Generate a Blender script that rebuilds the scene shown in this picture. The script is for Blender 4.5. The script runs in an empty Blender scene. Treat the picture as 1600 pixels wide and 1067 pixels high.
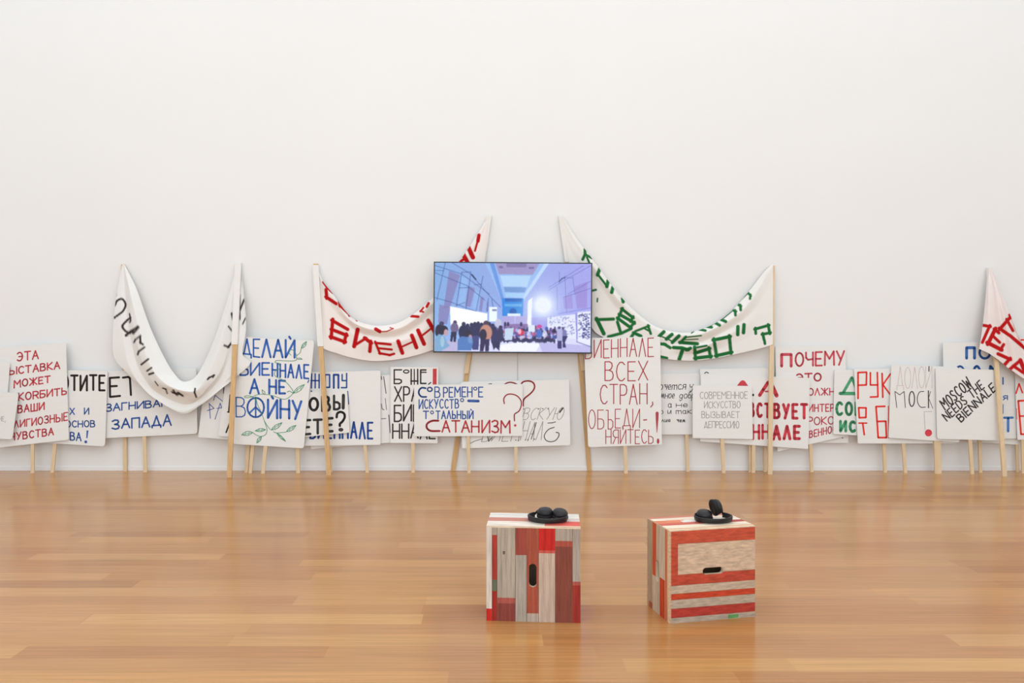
import bpy, bmesh, math, random
import numpy as np
from mathutils import Vector, Matrix
from mathutils.geometry import delaunay_2d_cdt
random.seed(7)
rng = np.random.RandomState(5)
SC = bpy.context.scene
COL = SC.collection

# ------------------------------------------------------------------ camera
F, VX, VY, CAMH, D = 1250.0, 770.0, 507.0, 1.34, 7.346     # focal (px), eye point, eye height, distance to the wall
cam_d = bpy.data.cameras.new('camera'); cam = bpy.data.objects.new('camera', cam_d); COL.objects.link(cam)
cam.location = (0, -D, CAMH); cam.rotation_euler = (math.radians(90), 0, 0)
cam_d.sensor_fit = 'HORIZONTAL'; cam_d.sensor_width = 36.0; cam_d.lens = F / 1600 * 36
cam_d.shift_x = (800 - VX) / 1600; cam_d.shift_y = (VY - 533.5) / 1600
cam_d.clip_start = 0.05; cam_d.clip_end = 60
SC.camera = cam

# ------------------------------------------------------------------ world, light, exposure
W = bpy.data.worlds.new('world'); SC.world = W; W.use_nodes = True
W.node_tree.nodes['Background'].inputs[0].default_value = (0.9, 0.95, 1, 1)
W.node_tree.nodes['Background'].inputs[1].default_value = 0.3
def area(name, loc, rot, sx, sy, power, color):
    l = bpy.data.lights.new(name, 'AREA'); l.shape = 'RECTANGLE'; l.size = sx; l.size_y = sy
    l.energy = power; l.color = color
    o = bpy.data.objects.new(name, l); o.location = loc; o.rotation_euler = rot; COL.objects.link(o); return o
area('ceiling_light', (0, -6.4, 7.0), (0, 0, 0), 13.4, 11.5, 432, (0.875, 1.03, 1.13))
area('rear_fill_light', (0, -12.9, 2.4), (math.radians(90), 0, 0), 13.0, 4.4, 340, (0.875, 1.03, 1.13))  # added fill behind the camera, lifts lower wall and stool fronts; no real fixture
SC.view_settings.view_transform = 'Standard'; SC.view_settings.look = 'None'
SC.view_settings.exposure = 0.0; SC.view_settings.gamma = 1.0; SC.view_settings.use_curve_mapping = False

# ------------------------------------------------------------------ helpers
def lin(c):
    c = np.asarray(c, float) / 255.0
    return np.where(c <= 0.04045, c / 12.92, ((c + 0.055) / 1.055) ** 2.4)
def rgba(c): return tuple(float(v) for v in lin(c)) + (1.0,)

def mat(name, color, rough=0.6, var=0.0, scale=(8, 8, 8), bump=0.0, bscale=60, spec=0.5, attr=None, metallic=0.0, grain=None):
    m = bpy.data.materials.new(name); m.use_nodes = True
    nt = m.node_tree; N = nt.nodes; L = nt.links; b = N['Principled BSDF']
    b.inputs['Roughness'].default_value = rough; b.inputs['Metallic'].default_value = metallic
    b.inputs['Specular IOR Level'].default_value = spec
    tc = N.new('ShaderNodeTexCoord')
    if attr:
        at = N.new('ShaderNodeAttribute'); at.attribute_name = attr; src = at.outputs['Color']
    else:
        r = N.new('ShaderNodeRGB'); r.outputs[0].default_value = rgba(color); src = r.outputs[0]
    if var > 0:
        mp = N.new('ShaderNodeMapping'); mp.inputs['Scale'].default_value = scale; L.new(tc.outputs['Object'], mp.inputs['Vector'])
        nz = N.new('ShaderNodeTexNoise'); nz.inputs['Scale'].default_value = 1.0; nz.inputs['Detail'].default_value = 5
        nz.inputs['Roughness'].default_value = 0.62
        L.new(mp.outputs[0], nz.inputs['Vector'])
        mr = N.new('ShaderNodeMapRange'); mr.inputs['From Min'].default_value = 0.25; mr.inputs['From Max'].default_value = 0.75
        mr.inputs['To Min'].default_value = 1 - var; mr.inputs['To Max'].default_value = 1 + var
        L.new(nz.outputs['Fac'], mr.inputs['Value'])
        vm = N.new('ShaderNodeVectorMath'); vm.operation = 'SCALE'
        L.new(src, vm.inputs[0]); L.new(mr.outputs[0], vm.inputs['Scale']); src = vm.outputs[0]
    L.new(src, b.inputs['Base Color'])
    if bump > 0:
        n2 = N.new('ShaderNodeTexNoise'); n2.inputs['Scale'].default_value = bscale; n2.inputs['Detail'].default_value = 4
        L.new(tc.outputs['Object'], n2.inputs['Vector'])
        bp = N.new('ShaderNodeBump'); bp.inputs['Strength'].default_value = bump; bp.inputs['Distance'].default_value = 0.004
        L.new(n2.outputs['Fac'], bp.inputs['Height']); L.new(bp.outputs[0], b.inputs['Normal'])
    return m

M_wall = mat('wall_paint', (246, 245, 244), 0.85, 0.012, (.6, .6, .6), 0.05, 180, 0.2)
M_ceil = mat('ceiling_paint', (245, 245, 245), 0.9, 0.01, (.5, .5, .5))
M_board = mat('white_cardboard', (243, 241, 238), 0.8, 0.02, (3, 3, 26), 0.06, 40, 0.25)
M_pine = mat('raw_pine', (232, 205, 168), 0.65, 0.10, (60, 60, 5), 0.05, 90, 0.3)
M_lath = mat('tan_lath', (218, 178, 128), 0.65, 0.14, (70, 70, 5), 0.05, 90, 0.3)
M_sleeve = mat('white_sleeve', (243, 240, 236), 0.9, 0.02, (20, 20, 8), 0.1, 120, 0.1)
M_cloth = mat('painted_sheet', (245, 242, 238), 0.92, 0.018, (9, 9, 9), 0.12, 140, 0.1, attr='paint')
M_black = mat('black_plastic', (26, 26, 29), 0.42, 0.08, (30, 30, 30), 0.0, 60, 0.4)
M_pad = mat('black_leatherette', (20, 20, 22), 0.6, 0.1, (60, 60, 60), 0.15, 200, 0.3)
M_bezel = mat('dark_bezel', (22, 25, 34), 0.35, 0.02, (5, 5, 5))
M_cable = mat('pale_cable', (214, 209, 203), 0.6, 0.02)
M_steel = mat('steel', (150, 150, 152), 0.35, 0.05, (30, 30, 30), metallic=1.0)
INK = {}
def ink(c):
    if c not in INK:
        INK[c] = mat('paint_%d_%d_%d' % c, tuple(min(250, v * 1.09 + 5) for v in c), 0.75, 0.14, (30, 30, 30), 0, 60, 0.2)
    return INK[c]

OFF = {}            # world offset of an object's local frame
def empty(name, loc, label, cat, group=None):
    o = bpy.data.objects.new(name, None); o.empty_display_size = 0.1; o.location = loc
    COL.objects.link(o); OFF[o.name] = Vector(loc)
    o['label'] = label; o['category'] = cat
    if group: o['group'] = group
    return o
def mesh(name, verts, faces, m, parent=None, label=None, smooth=False, colors=None, rot=None):
    off = OFF[parent.name] if parent else Vector((0, 0, 0))
    me = bpy.data.meshes.new(name)
    me.from_pydata([tuple(Vector(v) - off) for v in verts], [], faces)
    me.materials.append(m)
    if colors is not None:                                   # one linear rgb per face
        a = me.color_attributes.new('paint', 'FLOAT_COLOR', 'CORNER')
        arr = np.ones((len(me.loops), 4), np.float32); k = 0
        for i, p in enumerate(me.polygons):
            arr[k:k + p.loop_total, :3] = colors[i]; k += p.loop_total
        a.data.foreach_set('color', arr.ravel())
    bm = bmesh.new(); bm.from_mesh(me)
    if colors is None: bmesh.ops.recalc_face_normals(bm, faces=bm.faces)
    bm.to_mesh(me); bm.free()
    if smooth:
        for p in me.polygons: p.use_smooth = True
    o = bpy.data.objects.new(name, me); COL.objects.link(o)
    if parent: o.parent = parent
    OFF[o.name] = off
    if label: o['label'] = label
    return o
def struct(name, verts, faces, m):
    o = mesh(name, verts, faces, m); o['kind'] = 'structure'; return o
class MB:
    def __init__(s): s.v = []; s.f = []
    def box(s, x0, x1, y0, y1, z0, z1):
        n = len(s.v)
        s.v += [(x, y, z) for z in (z0, z1) for y in (y0, y1) for x in (x0, x1)]
        s.f += [tuple(n + i for i in q) for q in ((0, 2, 3, 1), (4, 5, 7, 6), (0, 1, 5, 4), (2, 6, 7, 3), (0, 4, 6, 2), (1, 3, 7, 5))]
    def prism(s, a, b):                                      # two matching loops of points
        n = len(s.v); k = len(a); s.v += [tuple(p) for p in a] + [tuple(p) for p in b]
        s.f += [tuple(range(n, n + k)), tuple(range(n + 2 * k - 1, n + k - 1, -1))]
        s.f += [(n + i, n + k + i, n + k + (i + 1) % k, n + (i + 1) % k) for i in range(k)]

def ray(px, py): return np.array([(px - VX) / F, 1.0, -(py - VY) / F])
CAM = np.array([0, -D, CAMH])
def at_depth(px, py, y): return CAM + ray(px, py) * (y + D)
LEAN = 0.05
def on_plane(px, py, b, k=LEAN, eps=0.0):                    # where the sight line meets a leaning sheet y = -b + k z
    vy = (py - VY) / F
    t = (D - b - eps + k * CAMH) / (1 + k * vy)
    return CAM + ray(px, py) * t

# ------------------------------------------------------------------ room shell
XL, XR, YF, ZC = -7.2, 7.6, -13.2, 7.1
struct('wall_back', [(XL, 0, 0), (XR, 0, 0), (XR, 0, ZC), (XL, 0, ZC), (XL, .2, 0), (XR, .2, 0), (XR, .2, ZC), (XL, .2, ZC)],
       [(0, 1, 2, 3), (5, 4, 7, 6), (0, 4, 5, 1), (3, 2, 6, 7), (0, 3, 7, 4), (1, 5, 6, 2)], M_wall)
b = MB(); b.box(XL - .2, XL, YF, .2, 0, ZC); struct('wall_left', b.v, b.f, M_wall)
b = MB(); b.box(XR, XR + .2, YF, .2, 0, ZC); struct('wall_right', b.v, b.f, M_wall)
b = MB(); b.box(XL, XR, YF - .2, YF, 0, ZC); struct('wall_front', b.v, b.f, M_wall)
b = MB(); b.box(XL - .2, XR + .2, YF - .2, .2, ZC, ZC + .2); struct('ceiling', b.v, b.f, M_ceil)
b = MB(); b.box(XL, XR, -.006, 0, 0, .036); struct('baseboard_back', b.v, b.f, M_wall)

# floor: oak boards running along the wall
PW = 0.1225
FT = np.array((.91, .725, .49))
fv, ff, fc = [], [], []
def quadc(x0, x1, y0, y1, c):
    n = len(fv); fv.extend([(x0, y0, 0), (x1, y0, 0), (x1, y1, 0), (x0, y1, 0)]); ff.append((n, n + 1, n + 2, n + 3)); fc.append((lin(c) * .68 + lin((200, 158, 115)) * .32) * FT)
TONES = [(204, 163, 118), (196, 153, 108), (190, 146, 104), (208, 168, 124), (199, 158, 116), (186, 140, 98), (202, 160, 112), (194, 150, 110), (212, 174, 128)]
LIGHT = (222, 186, 138); DARKP = (176, 132, 94)
# boards seen lighter or darker: (pixel row at the board's middle, x0, x1, colour)
SPECIAL = [(967, 135, 660, LIGHT), (938, 666, 1012, LIGHT), (1033, 1233, 1900, LIGHT), (1003, 1492, 1900, (214, 178, 134)), (958, 1180, 1700, (214, 174, 126)),
           (879, 470, 770, (212, 172, 124)), (919, 1360, 1900, (210, 168, 120)), (842, 130, 330, (212, 172, 122)), (1002, -50, 360, (202, 160, 114)),
           (1060, -200, 700, (214, 172, 122)), (911, -100, 215, DARKP), (834, 150, 320, DARKP), (888, 1515, 1900, DARKP), (934, 920, 1010, (216, 180, 130)), (951, 660, 1700, (188, 140, 98)),
           (1019, -100, 30, (216, 176, 130)), (783, 550, 760, (206, 166, 120)), (815, 905, 1010, (212, 172, 120))]
y1 = 0.0; rows = []
yy = -D + 3.702
while yy > YF: yy -= PW
while yy < 0: rows.append((max(yy, YF), min(yy + PW, 0))); yy += PW
for (ya, yb) in rows:
    if yb - ya < 1e-4: continue
    ym = (ya + yb) / 2; cuts = [XL]; x = XL - random.uniform(0, 2)
    while x < XR:
        x += random.choice([1.1, 1.5, 1.9, 2.3, 2.6])
        if XL < x < XR: cuts.append(x)
    cuts.append(XR)
    segs = []
    last = None
    for i in range(len(cuts) - 1):
        c = random.choice([t for t in TONES if t != last]); last = c
        segs.append([cuts[i], cuts[i + 1], c])
    for (py, a, bb, c) in SPECIAL:
        dist = F * CAMH / (py - VY); yw = dist - D
        if ya <= yw < yb:
            xa, xb = (a - VX) * dist / F, (bb - VX) * dist / F
            new = []
            for s in segs:
                if s[1] <= xa or s[0] >= xb: new.append(s); continue
                if s[0] < xa: new.append([s[0], xa, s[2]])
                if s[1] > xb: new.append([xb, s[1], s[2]])
            new.append([max(xa, XL), min(xb, XR), c]); segs = new
    for s in segs: quadc(s[0], s[1], ya, yb, s[2])
M_floor = mat('oak_boards', (200, 160, 120), 0.3, 0.21, (1.7, 70, 1), 0.0, 60, 0.5, attr='paint')
nt = M_floor.node_tree
pb = nt.nodes['Principled BSDF']; pb.inputs['Roughness'].default_value = 0.19; pb.inputs['Specular IOR Level'].default_value = 0.42
fl = mesh('floor', fv, ff, M_floor, colors=fc); fl['kind'] = 'structure'

# ------------------------------------------------------------------ hand lettering
def ell(x0=0, x1=1, y0=0, y1=1, n=14):
    return [((x0 + x1) / 2 + (x1 - x0) / 2 * math.sin(2 * math.pi * i / n), (y0 + y1) / 2 - (y1 - y0) / 2 * math.cos(2 * math.pi * i / n)) for i in range(n + 1)]
Pb = [(0, 1), (0, 0), (.6, 0), (.92, .09), (1, .27), (.92, .45), (.6, .54), (0, .54)]
Cc = [(.98, .14), (.72, .01), (.4, .02), (.12, .2), (0, .5), (.12, .8), (.4, .98), (.72, .99), (1, .86)]
GL = {
 'А': (1, [[(0, 1), (.5, 0), (1, 1)], [(.2, .62), (.8, .62)]]),
 'Б': (.9, [[(.92, 0), (0, 0), (0, 1), (.6, 1), (.94, .91), (1, .73), (.92, .55), (.6, .47), (0, .47)]]),
 'В': (.9, [[(0, 1), (0, 0), (.55, 0), (.82, .08), (.86, .24), (.75, .38), (.5, .45), (0, .45)], [(.5, .45), (.86, .53), (1, .72), (.9, .92), (.6, 1), (0, 1)]]),
 'Г': (.8, [[(0, 1), (0, 0), (.95, 0)]]),
 'Д': (1.1, [[(0, 1.1), (0, .9), (1, .9), (1, 1.1)], [(.14, .9), (.5, 0), (.86, .9)]]),
 'Е': (.8, [[(1, 0), (0, 0), (0, 1), (1, 1)], [(0, .5), (.8, .5)]]),
 'Ж': (1.35, [[(.5, 0), (.5, 1)], [(0, 0), (.5, .5), (1, 0)], [(0, 1), (.5, .5), (1, 1)]]),
 'З': (.9, [[(.03, .12), (.4, 0), (.8, .06), (.9, .24), (.75, .42), (.35, .48)], [(.35, .48), (.82, .55), (1, .74), (.85, .94), (.45, 1), (0, .88)]]),
 'И': (1, [[(0, 0), (0, 1), (1, 0), (1, 1)]]),
 'Й': (1, [[(0, 0), (0, 1), (1, 0), (1, 1)], [(.4, -.2), (.55, -.08)]]),
 'К': (.9, [[(0, 0), (0, 1)], [(.95, 0), (0, .52), (1, 1)]]),
 'Л': (.95, [[(0, 1), (.5, 0), (1, 1)]]),
 'М': (1.2, [[(0, 1), (.04, 0), (.5, .55), (.96, 0), (1, 1)]]),
 'Н': (.95, [[(0, 0), (0, 1)], [(1, 0), (1, 1)], [(0, .5), (1, .5)]]),
 'О': (1, [ell()]),
 'П': (.95, [[(0, 1), (0, 0), (1, 0), (1, 1)]]),
 'Р': (.85, [Pb]),
 'R': (.95, [Pb, [(.5, .54), (1, 1)]]),
 'С': (.9, [Cc]),
 'Т': (1, [[(0, 0), (1, 0)], [(.5, 0), (.5, 1)]]),
 'У': (.95, [[(0, 0), (.52, .6)], [(1, 0), (.3, 1)]]),
 'Х': (1, [[(0, 0), (1, 1)], [(1, 0), (0, 1)]]),
 'Ч': (.9, [[(0, 0), (.02, .4), (.3, .55), (1, .5)], [(1, 0), (1, 1)]]),
 'Ш': (1.3, [[(0, 0), (0, 1), (1, 1), (1, 0)], [(.5, 0), (.5, 1)]]),
 'Ъ': (1, [[(0, 0), (.3, 0), (.3, 1), (.75, 1), (1, .88), (1, .62), (.75, .5), (.3, .5)]]),
 'Ы': (1.3, [[(0, 0), (0, 1), (.4, 1), (.64, .9), (.64, .6), (.4, .48), (0, .48)], [(1, 0), (1, 1)]]),
 'Ь': (.8, [[(0, 0), (0, 1), (.6, 1), (1, .9), (1, .6), (.6, .48), (0, .48)]]),
 'Э': (.9, [[(1 - x, y) for x, y in Cc], [(.3, .5), (1, .5)]]),
 'Ю': (1.4, [[(0, 0), (0, 1)], [(0, .5), (.35, .5)], ell(.35, 1)]),
 'Я': (.95, [[(1 - x, y) for x, y in Pb], [(.5, .54), (0, 1)]]),
 'S': (.85, [[(.95, .12), (.6, 0), (.2, .05), (.05, .25), (.3, .45), (.7, .55), (.95, .75), (.8, .95), (.4, 1), (0, .88)]]),
 'W': (1.3, [[(0, 0), (.25, 1), (.5, .3), (.75, 1), (1, 0)]]),
 'D': (.95, [[(0, 0), (0, 1), (.5, 1), (.95, .75), (.95, .25), (.5, 0), (0, 0)]]),
 'I': (.12, [[(.5, 0), (.5, 1)]]),
 'N': (1, [[(0, 1), (0, 0), (1, 1), (1, 0)]]),
 'L': (.8, [[(0, 0), (0, 1), (.9, 1)]]),
 'а': (.9, [ell(0, .85, .1, 1), [(.85, .1), (.85, .95), (1, 1)]]),
 'е': (.8, [[(0, .55), (.95, .5), (.75, .05), (.3, .05), (0, .5), (.25, .95), (.9, .9)]]),
 'о': (.85, [ell()]),
 'у': (.9, [[(0, 0), (.15, .5), (.5, .6), (.9, .3), (1, 0)], [(1, 0), (.9, 1), (.5, 1.5), (.2, 1.3)]]),
 'р': (.9, [[(0, 0), (0, 1.6)], [(0, .3), (.5, 0), (1, .3), (1, .7), (.5, 1), (0, .8)]]),
 'б': (.8, [ell(0, 1, .2, 1), [(.05, .5), (.2, -.3), (.9, -.6)]]),
 'д': (.9, [ell(0, .85, .1, 1), [(.85, .2), (.8, 1.3), (.4, 1.6), (.1, 1.3)]]),
 'т': (1.3, [[(0, 1), (0, .1), (.4, .05), (.45, 1)], [(.45, .2), (.9, .05), (1, 1)]]),
 'м': (1.1, [[(0, 1), (.25, 0), (.5, .9), (.75, 0), (1, 1)]]),
 'и': (.9, [[(0, 0), (.05, .9), (.5, .9), (.9, 0), (.9, 1)]]),
 'ч': (.85, [[(0, .1), (.5, 0), (.4, .5), (.9, .45)], [(1, 0), (.9, 1)]]),
 'с': (.8, [Cc]), 'я': (.9, [[(1, 1), (1, 0), (.3, .05), (.1, .3), (.4, .55), (1, .5)], [(.4, .55), (0, 1)]]),
 ',': (.25, [[(.6, .85), (.2, 1.25)]]), '-': (.6, [[(0, .5), (1, .5)]]),
}
for k_, v_ in zip('AEBHKMCTXO', 'АЕВНКМСТХО'): GL.setdefault(k_, GL[v_])
def word(text, tl, tr, br, bl, w, gap=.26, jit=.03):
    """strokes of a word laid into a four-cornered box (pixels)"""
    ws = []
    for ch in text:
        if ch == ' ': ws.append(.5)
        else: ws.append((GL.get(ch) or GL[ch.upper()])[0])
    wide = (math.dist(tl, tr) + math.dist(bl, br)) / 2; ng = max(1, len(text) - 1); body = sum(ws)
    gpx = max(gap * wide / (body + gap * ng), 1.42 * w); gpx = min(gpx, .5 * wide / ng)
    gap = gpx * body / max(1e-6, wide - gpx * ng)
    tot = body + gap * (len(text) - 1)
    out = []; x = 0
    for ch, wd in zip(text, ws):
        if ch != ' ':
            g = (GL.get(ch) or GL[ch.upper()])[1]
            dy = random.uniform(-jit, jit); dx = random.uniform(-jit, jit) * .5
            for st in g:
                pts = []
                for gx, gy in st:
                    u = (x + gx * wd) / tot + dx * .1; v = gy + dy
                    a = np.array(tl) * (1 - u) + np.array(tr) * u; c = np.array(bl) * (1 - u) + np.array(br) * u
                    pts.append(tuple(a * (1 - v) + c * v))
                out.append((pts, w))
        x += wd + gap
    return out
def T(text, x0, yt0, yb0, x1, yt1, yb1, w, gap=.26, skew=0.0):
    h = w / 2
    return word(text, (x0 + h + skew, yt0 + h), (x1 - h + skew, yt1 + h), (x1 - h, yb1 - h), (x0 + h, yb0 - h), w, gap)
def dense(p, step=2.5):
    out = [p[0]]
    for a, c in zip(p[:-1], p[1:]):
        n = max(1, int(math.dist(a, c) / step))
        out += [(a[0] + (c[0] - a[0]) * i / n, a[1] + (c[1] - a[1]) * i / n) for i in range(1, n + 1)]
    return out
def smoothp(p, n=6):
    p = [np.array(q, float) for q in p]; q = [2 * p[0] - p[1]] + p + [2 * p[-1] - p[-2]]; out = []
    for i in range(1, len(q) - 2):
        for k in range(n):
            t = k / n
            out.append(tuple(.5 * (2 * q[i] + (q[i + 1] - q[i - 1]) * t + (2 * q[i - 1] - 5 * q[i] + 4 * q[i + 1] - q[i + 2]) * t * t + (-q[i - 1] + 3 * q[i] - 3 * q[i + 1] + q[i + 2]) * t ** 3)))
    out.append(tuple(p[-1])); return out
def dot(x, y, rx, ry=None): return ('poly', ell(x - rx, x + rx, y - (ry or rx), y + (ry or rx), 12)[:-1])
def poly(*p): return ('poly', list(p))
def lettering(strokes, proj, color, parent, label=None, eps=.0006):
    v, f = [], []
    def addp(pts):
        n = len(v); v.extend(tuple(proj(x, y, eps)) for x, y in pts); f.append(tuple(range(n, n + len(pts))))
    for s in strokes:
        if s[0] == 'poly': addp(s[1]); continue
        pts, w = s; h = w / 2
        for i, (a, c) in enumerate(zip(pts[:-1], pts[1:])):
            l = math.dist(a, c)
            if l < 1e-6: continue
            nx, ny = -(c[1] - a[1]) / l * h, (c[0] - a[0]) / l * h
            addp([(a[0] + nx, a[1] + ny), (a[0] - nx, a[1] - ny), (c[0] - nx, c[1] - ny), (c[0] + nx, c[1] + ny)])
        for p in pts: addp([(p[0] + h * math.cos(t * math.pi / 4 + .3), p[1] + h * math.sin(t * math.pi / 4 + .3)) for t in range(8)])
    me = bpy.data.meshes.new('lettering'); off = OFF[parent.name]
    me.from_pydata([tuple(Vector(q) - off) for q in v], [], f); me.materials.append(ink(color))
    o = bpy.data.objects.new('lettering', me); COL.objects.link(o); o.parent = parent; OFF[o.name] = off
    if label: o['label'] = label
    return o

# ------------------------------------------------------------------ placards
TB, PT = .005, .014                     # board and stick thickness
PLACARDS = 'hand-lettered placards leaning along the wall'
def placard(label, quad, bb, pole, inks, round_=4.0, pw=5.5, group=PLACARDS, stick=M_pine, poletop=.72):
    tl, tr, br, bl = quad
    foot_y = -bb + TB + PT * .5
    if pole: fx = (pole[0] - VX) * (foot_y + D) / F
    else: fx = ((bl[0] + br[0]) / 2 - VX) * (foot_y + D) / F
    t = empty('protest_placard', (fx, foot_y, 0), label, 'placard', group)
    pts = [np.array(p, float) for p in quad]; outl = []
    for i in range(4):
        p, a, c = pts[i], pts[i - 1], pts[(i + 1) % 4]
        r = round_ if isinstance(round_, (int, float)) else round_[i]
        da = (a - p) / np.linalg.norm(a - p) * r; dc = (c - p) / np.linalg.norm(c - p) * r
        for s in (0, .25, .5, .75, 1):
            outl.append(p + da * (1 - s) ** 2 + dc * s ** 2)
    front = [on_plane(x, y, bb) for x, y in outl]
    nrm = np.array([0, 1, -LEAN]); nrm = nrm / np.linalg.norm(nrm) * TB
    m = MB(); m.prism(front, [p + nrm for p in front]); brd = mesh('board', m.v, m.f, M_board, t)
    # stick behind the board, standing on the floor
    if pole:
        x1, x2, yb = pole[0], pole[1], pole[2]          # foot x, x where it meets the board's lower edge, that edge's y
        top = on_plane(x2, yb, bb)
        slope = (top[0] - fx) / top[2]
    else:
        slope = 0.0; top = on_plane(fx * F / D + VX, bl[1], bb)
    ztop_board = on_plane((tl[0] + tr[0]) / 2, (tl[1] + tr[1]) / 2, bb)[2]
    zt = top[2] + (ztop_board - top[2]) * poletop
    hw = pw / 2 * D / F * .97
    def ring(z):
        X = fx + slope * z; yfr = -bb + LEAN * z + TB
        return [(X - hw, yfr, z), (X + hw, yfr, z), (X + hw, yfr + PT, z), (X - hw, yfr + PT, z)]
    m = MB(); m.prism(ring(0), ring(zt)); mesh('pole', m.v, m.f, stick, t)
    for i, (c, st, lb) in enumerate(inks):
        lettering(st, lambda x, y, e: on_plane(x, y, bb, LEAN, e), c, brd, lb, .0006 + .0005 * i)
    return t
def shift(strokes, ox, oy, sc, w):      # strokes noted on an enlarged detail, back to frame pixels
    return [([(ox + x / sc, oy + y / sc) for x, y in st], w) for st in strokes]

RED, BLK, BLU = (186, 70, 80), (42, 36, 34), (52, 84, 152)
placard('white placard in the bottom left corner overlapping the seven-line red one, almost blank', [(-110, 605), (29, 614), (19, 686.5), (-118, 679)], .19, (-47, -46, 682),
        [((176, 174, 172), T('НЕ,', -2, 650, 658, 9, 651, 659, 1.0), 'faint grey lettering')])
placard('blank white placard strip at the left edge, behind the almost blank corner placard', [(-95, 560), (15.5, 567), (7, 672), (-103, 665)], .165, (-74, -73, 670), [])
placard('placard with seven lines of red Cyrillic capitals starting ЭТА ВЫСТАВКА', [(-12, 544), (103, 535.5), (107.5, 687), (-8, 700)], .14, (51, 50, 693),
        [(RED, T('ЭТА', 26, 550, 565.5, 61, 546.5, 561.5, 2.3) + T('ВЫСТАВКА', 3, 575, 588, 94.5, 564, 577, 2.2) + T('МОЖЕТ', 21, 593.5, 607, 79.5, 586, 598, 2.2)
          + T('ОСКОRБИТЬ', 6, 616, 630, 104.5, 604.5, 617, 2.2) + T('ВАШИ', 27, 633, 646.5, 70, 627.5, 640.5, 2.2) + T('РЕЛИГИОЗНЫЕ', 4, 660, 672, 106.5, 643.5, 657.5, 2.0)
          + T('ЧУВСТВА', 15, 676, 689, 84.5, 667.5, 680.5, 2.2), 'red lettering')], 3)
placard('placard with black ТИТЕ over three blue lines ending in an exclamation mark', [(40, 577), (168, 579.5), (164, 697.5), (40, 690)], .115, (82, 85, 696),
        [(BLK, T('ХОТИТЕ', 80, 585, 611, 165, 585, 611.5, 3.4, .2), 'black lettering'),
         (BLU, T('Х', 108.5, 637, 648.5, 117, 637, 648.5, 1.8) + T('И', 131, 636.5, 648, 139.5, 636.5, 648, 1.8) + T('ОСНОВ', 102, 656.5, 668, 149, 656.5, 668, 1.8)
          + T('ВА', 109, 674.5, 688.5, 127.5, 675, 689.5, 2.0) + [poly((135.2, 672.5), (138.2, 672.5), (136.6, 684.5), (134.8, 684.5)), dot(134, 690.3, 2.3)], 'blue lettering')], (3, 3, 6, 3), 5.5)
placard('placard under the drooping white banner, black ЕТ above blue ЗАПАДА', [(120, 581), (306.5, 575), (308.5, 677.5), (122, 686.5)], .09, (227.3, 225, 683),
        [(BLK, [([(172, 620), (171.5, 590.5), (186, 589.5)], 3.4), ([(172.5, 603.5), (182.5, 603)], 3.4), ([(173, 620), (187.5, 618.5)], 3.4),
                ([(192, 590), (200.5, 588.8), (203, 591), (204.6, 617)], 3.4)], 'black lettering'),
         (BLU, T('ЗАГНИВАНИЕ', 164, 630.5, 644, 288, 621, 633, 2.1) + T('ЗАПАДА', 174, 655, 671.5, 268.5, 646, 665.5, 2.5, .3), 'blue lettering')], (3, 3, 5, 3), 6)

BL1 = (92, 98, 160)
placard('placard with thin blue sketched letters, behind the left edge of the peace placard', [(321, 590), (432, 598), (424, 692), (309.5, 683)], .115, (385, 388, 690),
        [(BL1, [([(333.7, 625.6), (336, 617.5), (348, 627)], 1.2), ([(327, 630), (328.6, 653.5)], 1.3), ([(327, 631), (334.5, 638), (324, 641.5)], 1.3),
                ([(344, 630), (336, 655)], 1.3), ([(344, 630), (346.5, 637), (339, 638)], 1.3), ([(349.8, 606), (349.6, 614)], 2.2)], 'thin blue lettering')], 2)
placard('placard edge with black letters, just behind the left edge of the peace placard', [(352, 598), (430, 602), (425, 688), (341, 681)], .14, (391, 395.5, 688),
        [(BLK, [([(359.6, 617), (357.3, 644)], 2.2), ([(355.6, 643.6), (362, 644.2)], 2.0), ([(360, 658), (353.3, 675.5)], 2.4)], 'black lettering')], 2)
VB, GRN = (58, 98, 172), (84, 152, 112)
c5 = lambda *s: shift(s, 340, 520, 8, .95)
c6 = lambda *s: shift(s, 340, 610, 8, .95)
vine = c5(*[smoothp(q) for q in [[(1045, 195), (1030, 250), (985, 290), (990, 330), (950, 350), (850, 350), (740, 345), (720, 370), (770, 380)],
   [(920, 280), (890, 245), (920, 210), (965, 235), (985, 285)], [(990, 320), (1030, 315), (1055, 330), (1000, 332)],
   [(760, 380), (780, 440), (720, 480), (720, 540), (790, 575), (860, 620), (920, 690), (945, 745), (900, 800), (840, 830), (770, 815), (690, 785), (590, 768), (500, 772), (430, 800), (360, 810), (335, 797), (380, 785), (450, 808), (480, 850)],
   [(870, 740), (900, 728), (940, 752)], [(555, 710), (590, 740), (585, 770), (562, 745), (555, 710)]]])
vine += c6(*[smoothp(q) for q in [[(480, 90), (500, 180), (540, 260), (570, 340), (600, 430), (618, 490), (600, 550), (540, 575), (480, 555), (440, 525)], [(585, 380), (620, 440), (660, 490)], [(700, 515), (740, 530), (855, 520)]]])
def leaf(a, tip, bulge, ox, oy):
    a, tip = np.array(a, float), np.array(tip, float); d = tip - a; n = np.array([-d[1], d[0]]) * bulge
    pts = [a, a + d * .25 + n * .75, a + d * .55 + n, a + d * .8 + n * .55, tip, a + d * .75 - n * .5, a + d * .45 - n * .8, a + d * .2 - n * .5]
    q = [(ox + p[0] / 8, oy + p[1] / 8) for p in pts]
    return [(q + [q[0]], 1.0), ([q[0], q[4]], .8), ([q[1], q[6]], .7), ([q[2], q[5]], .7)]
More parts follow.
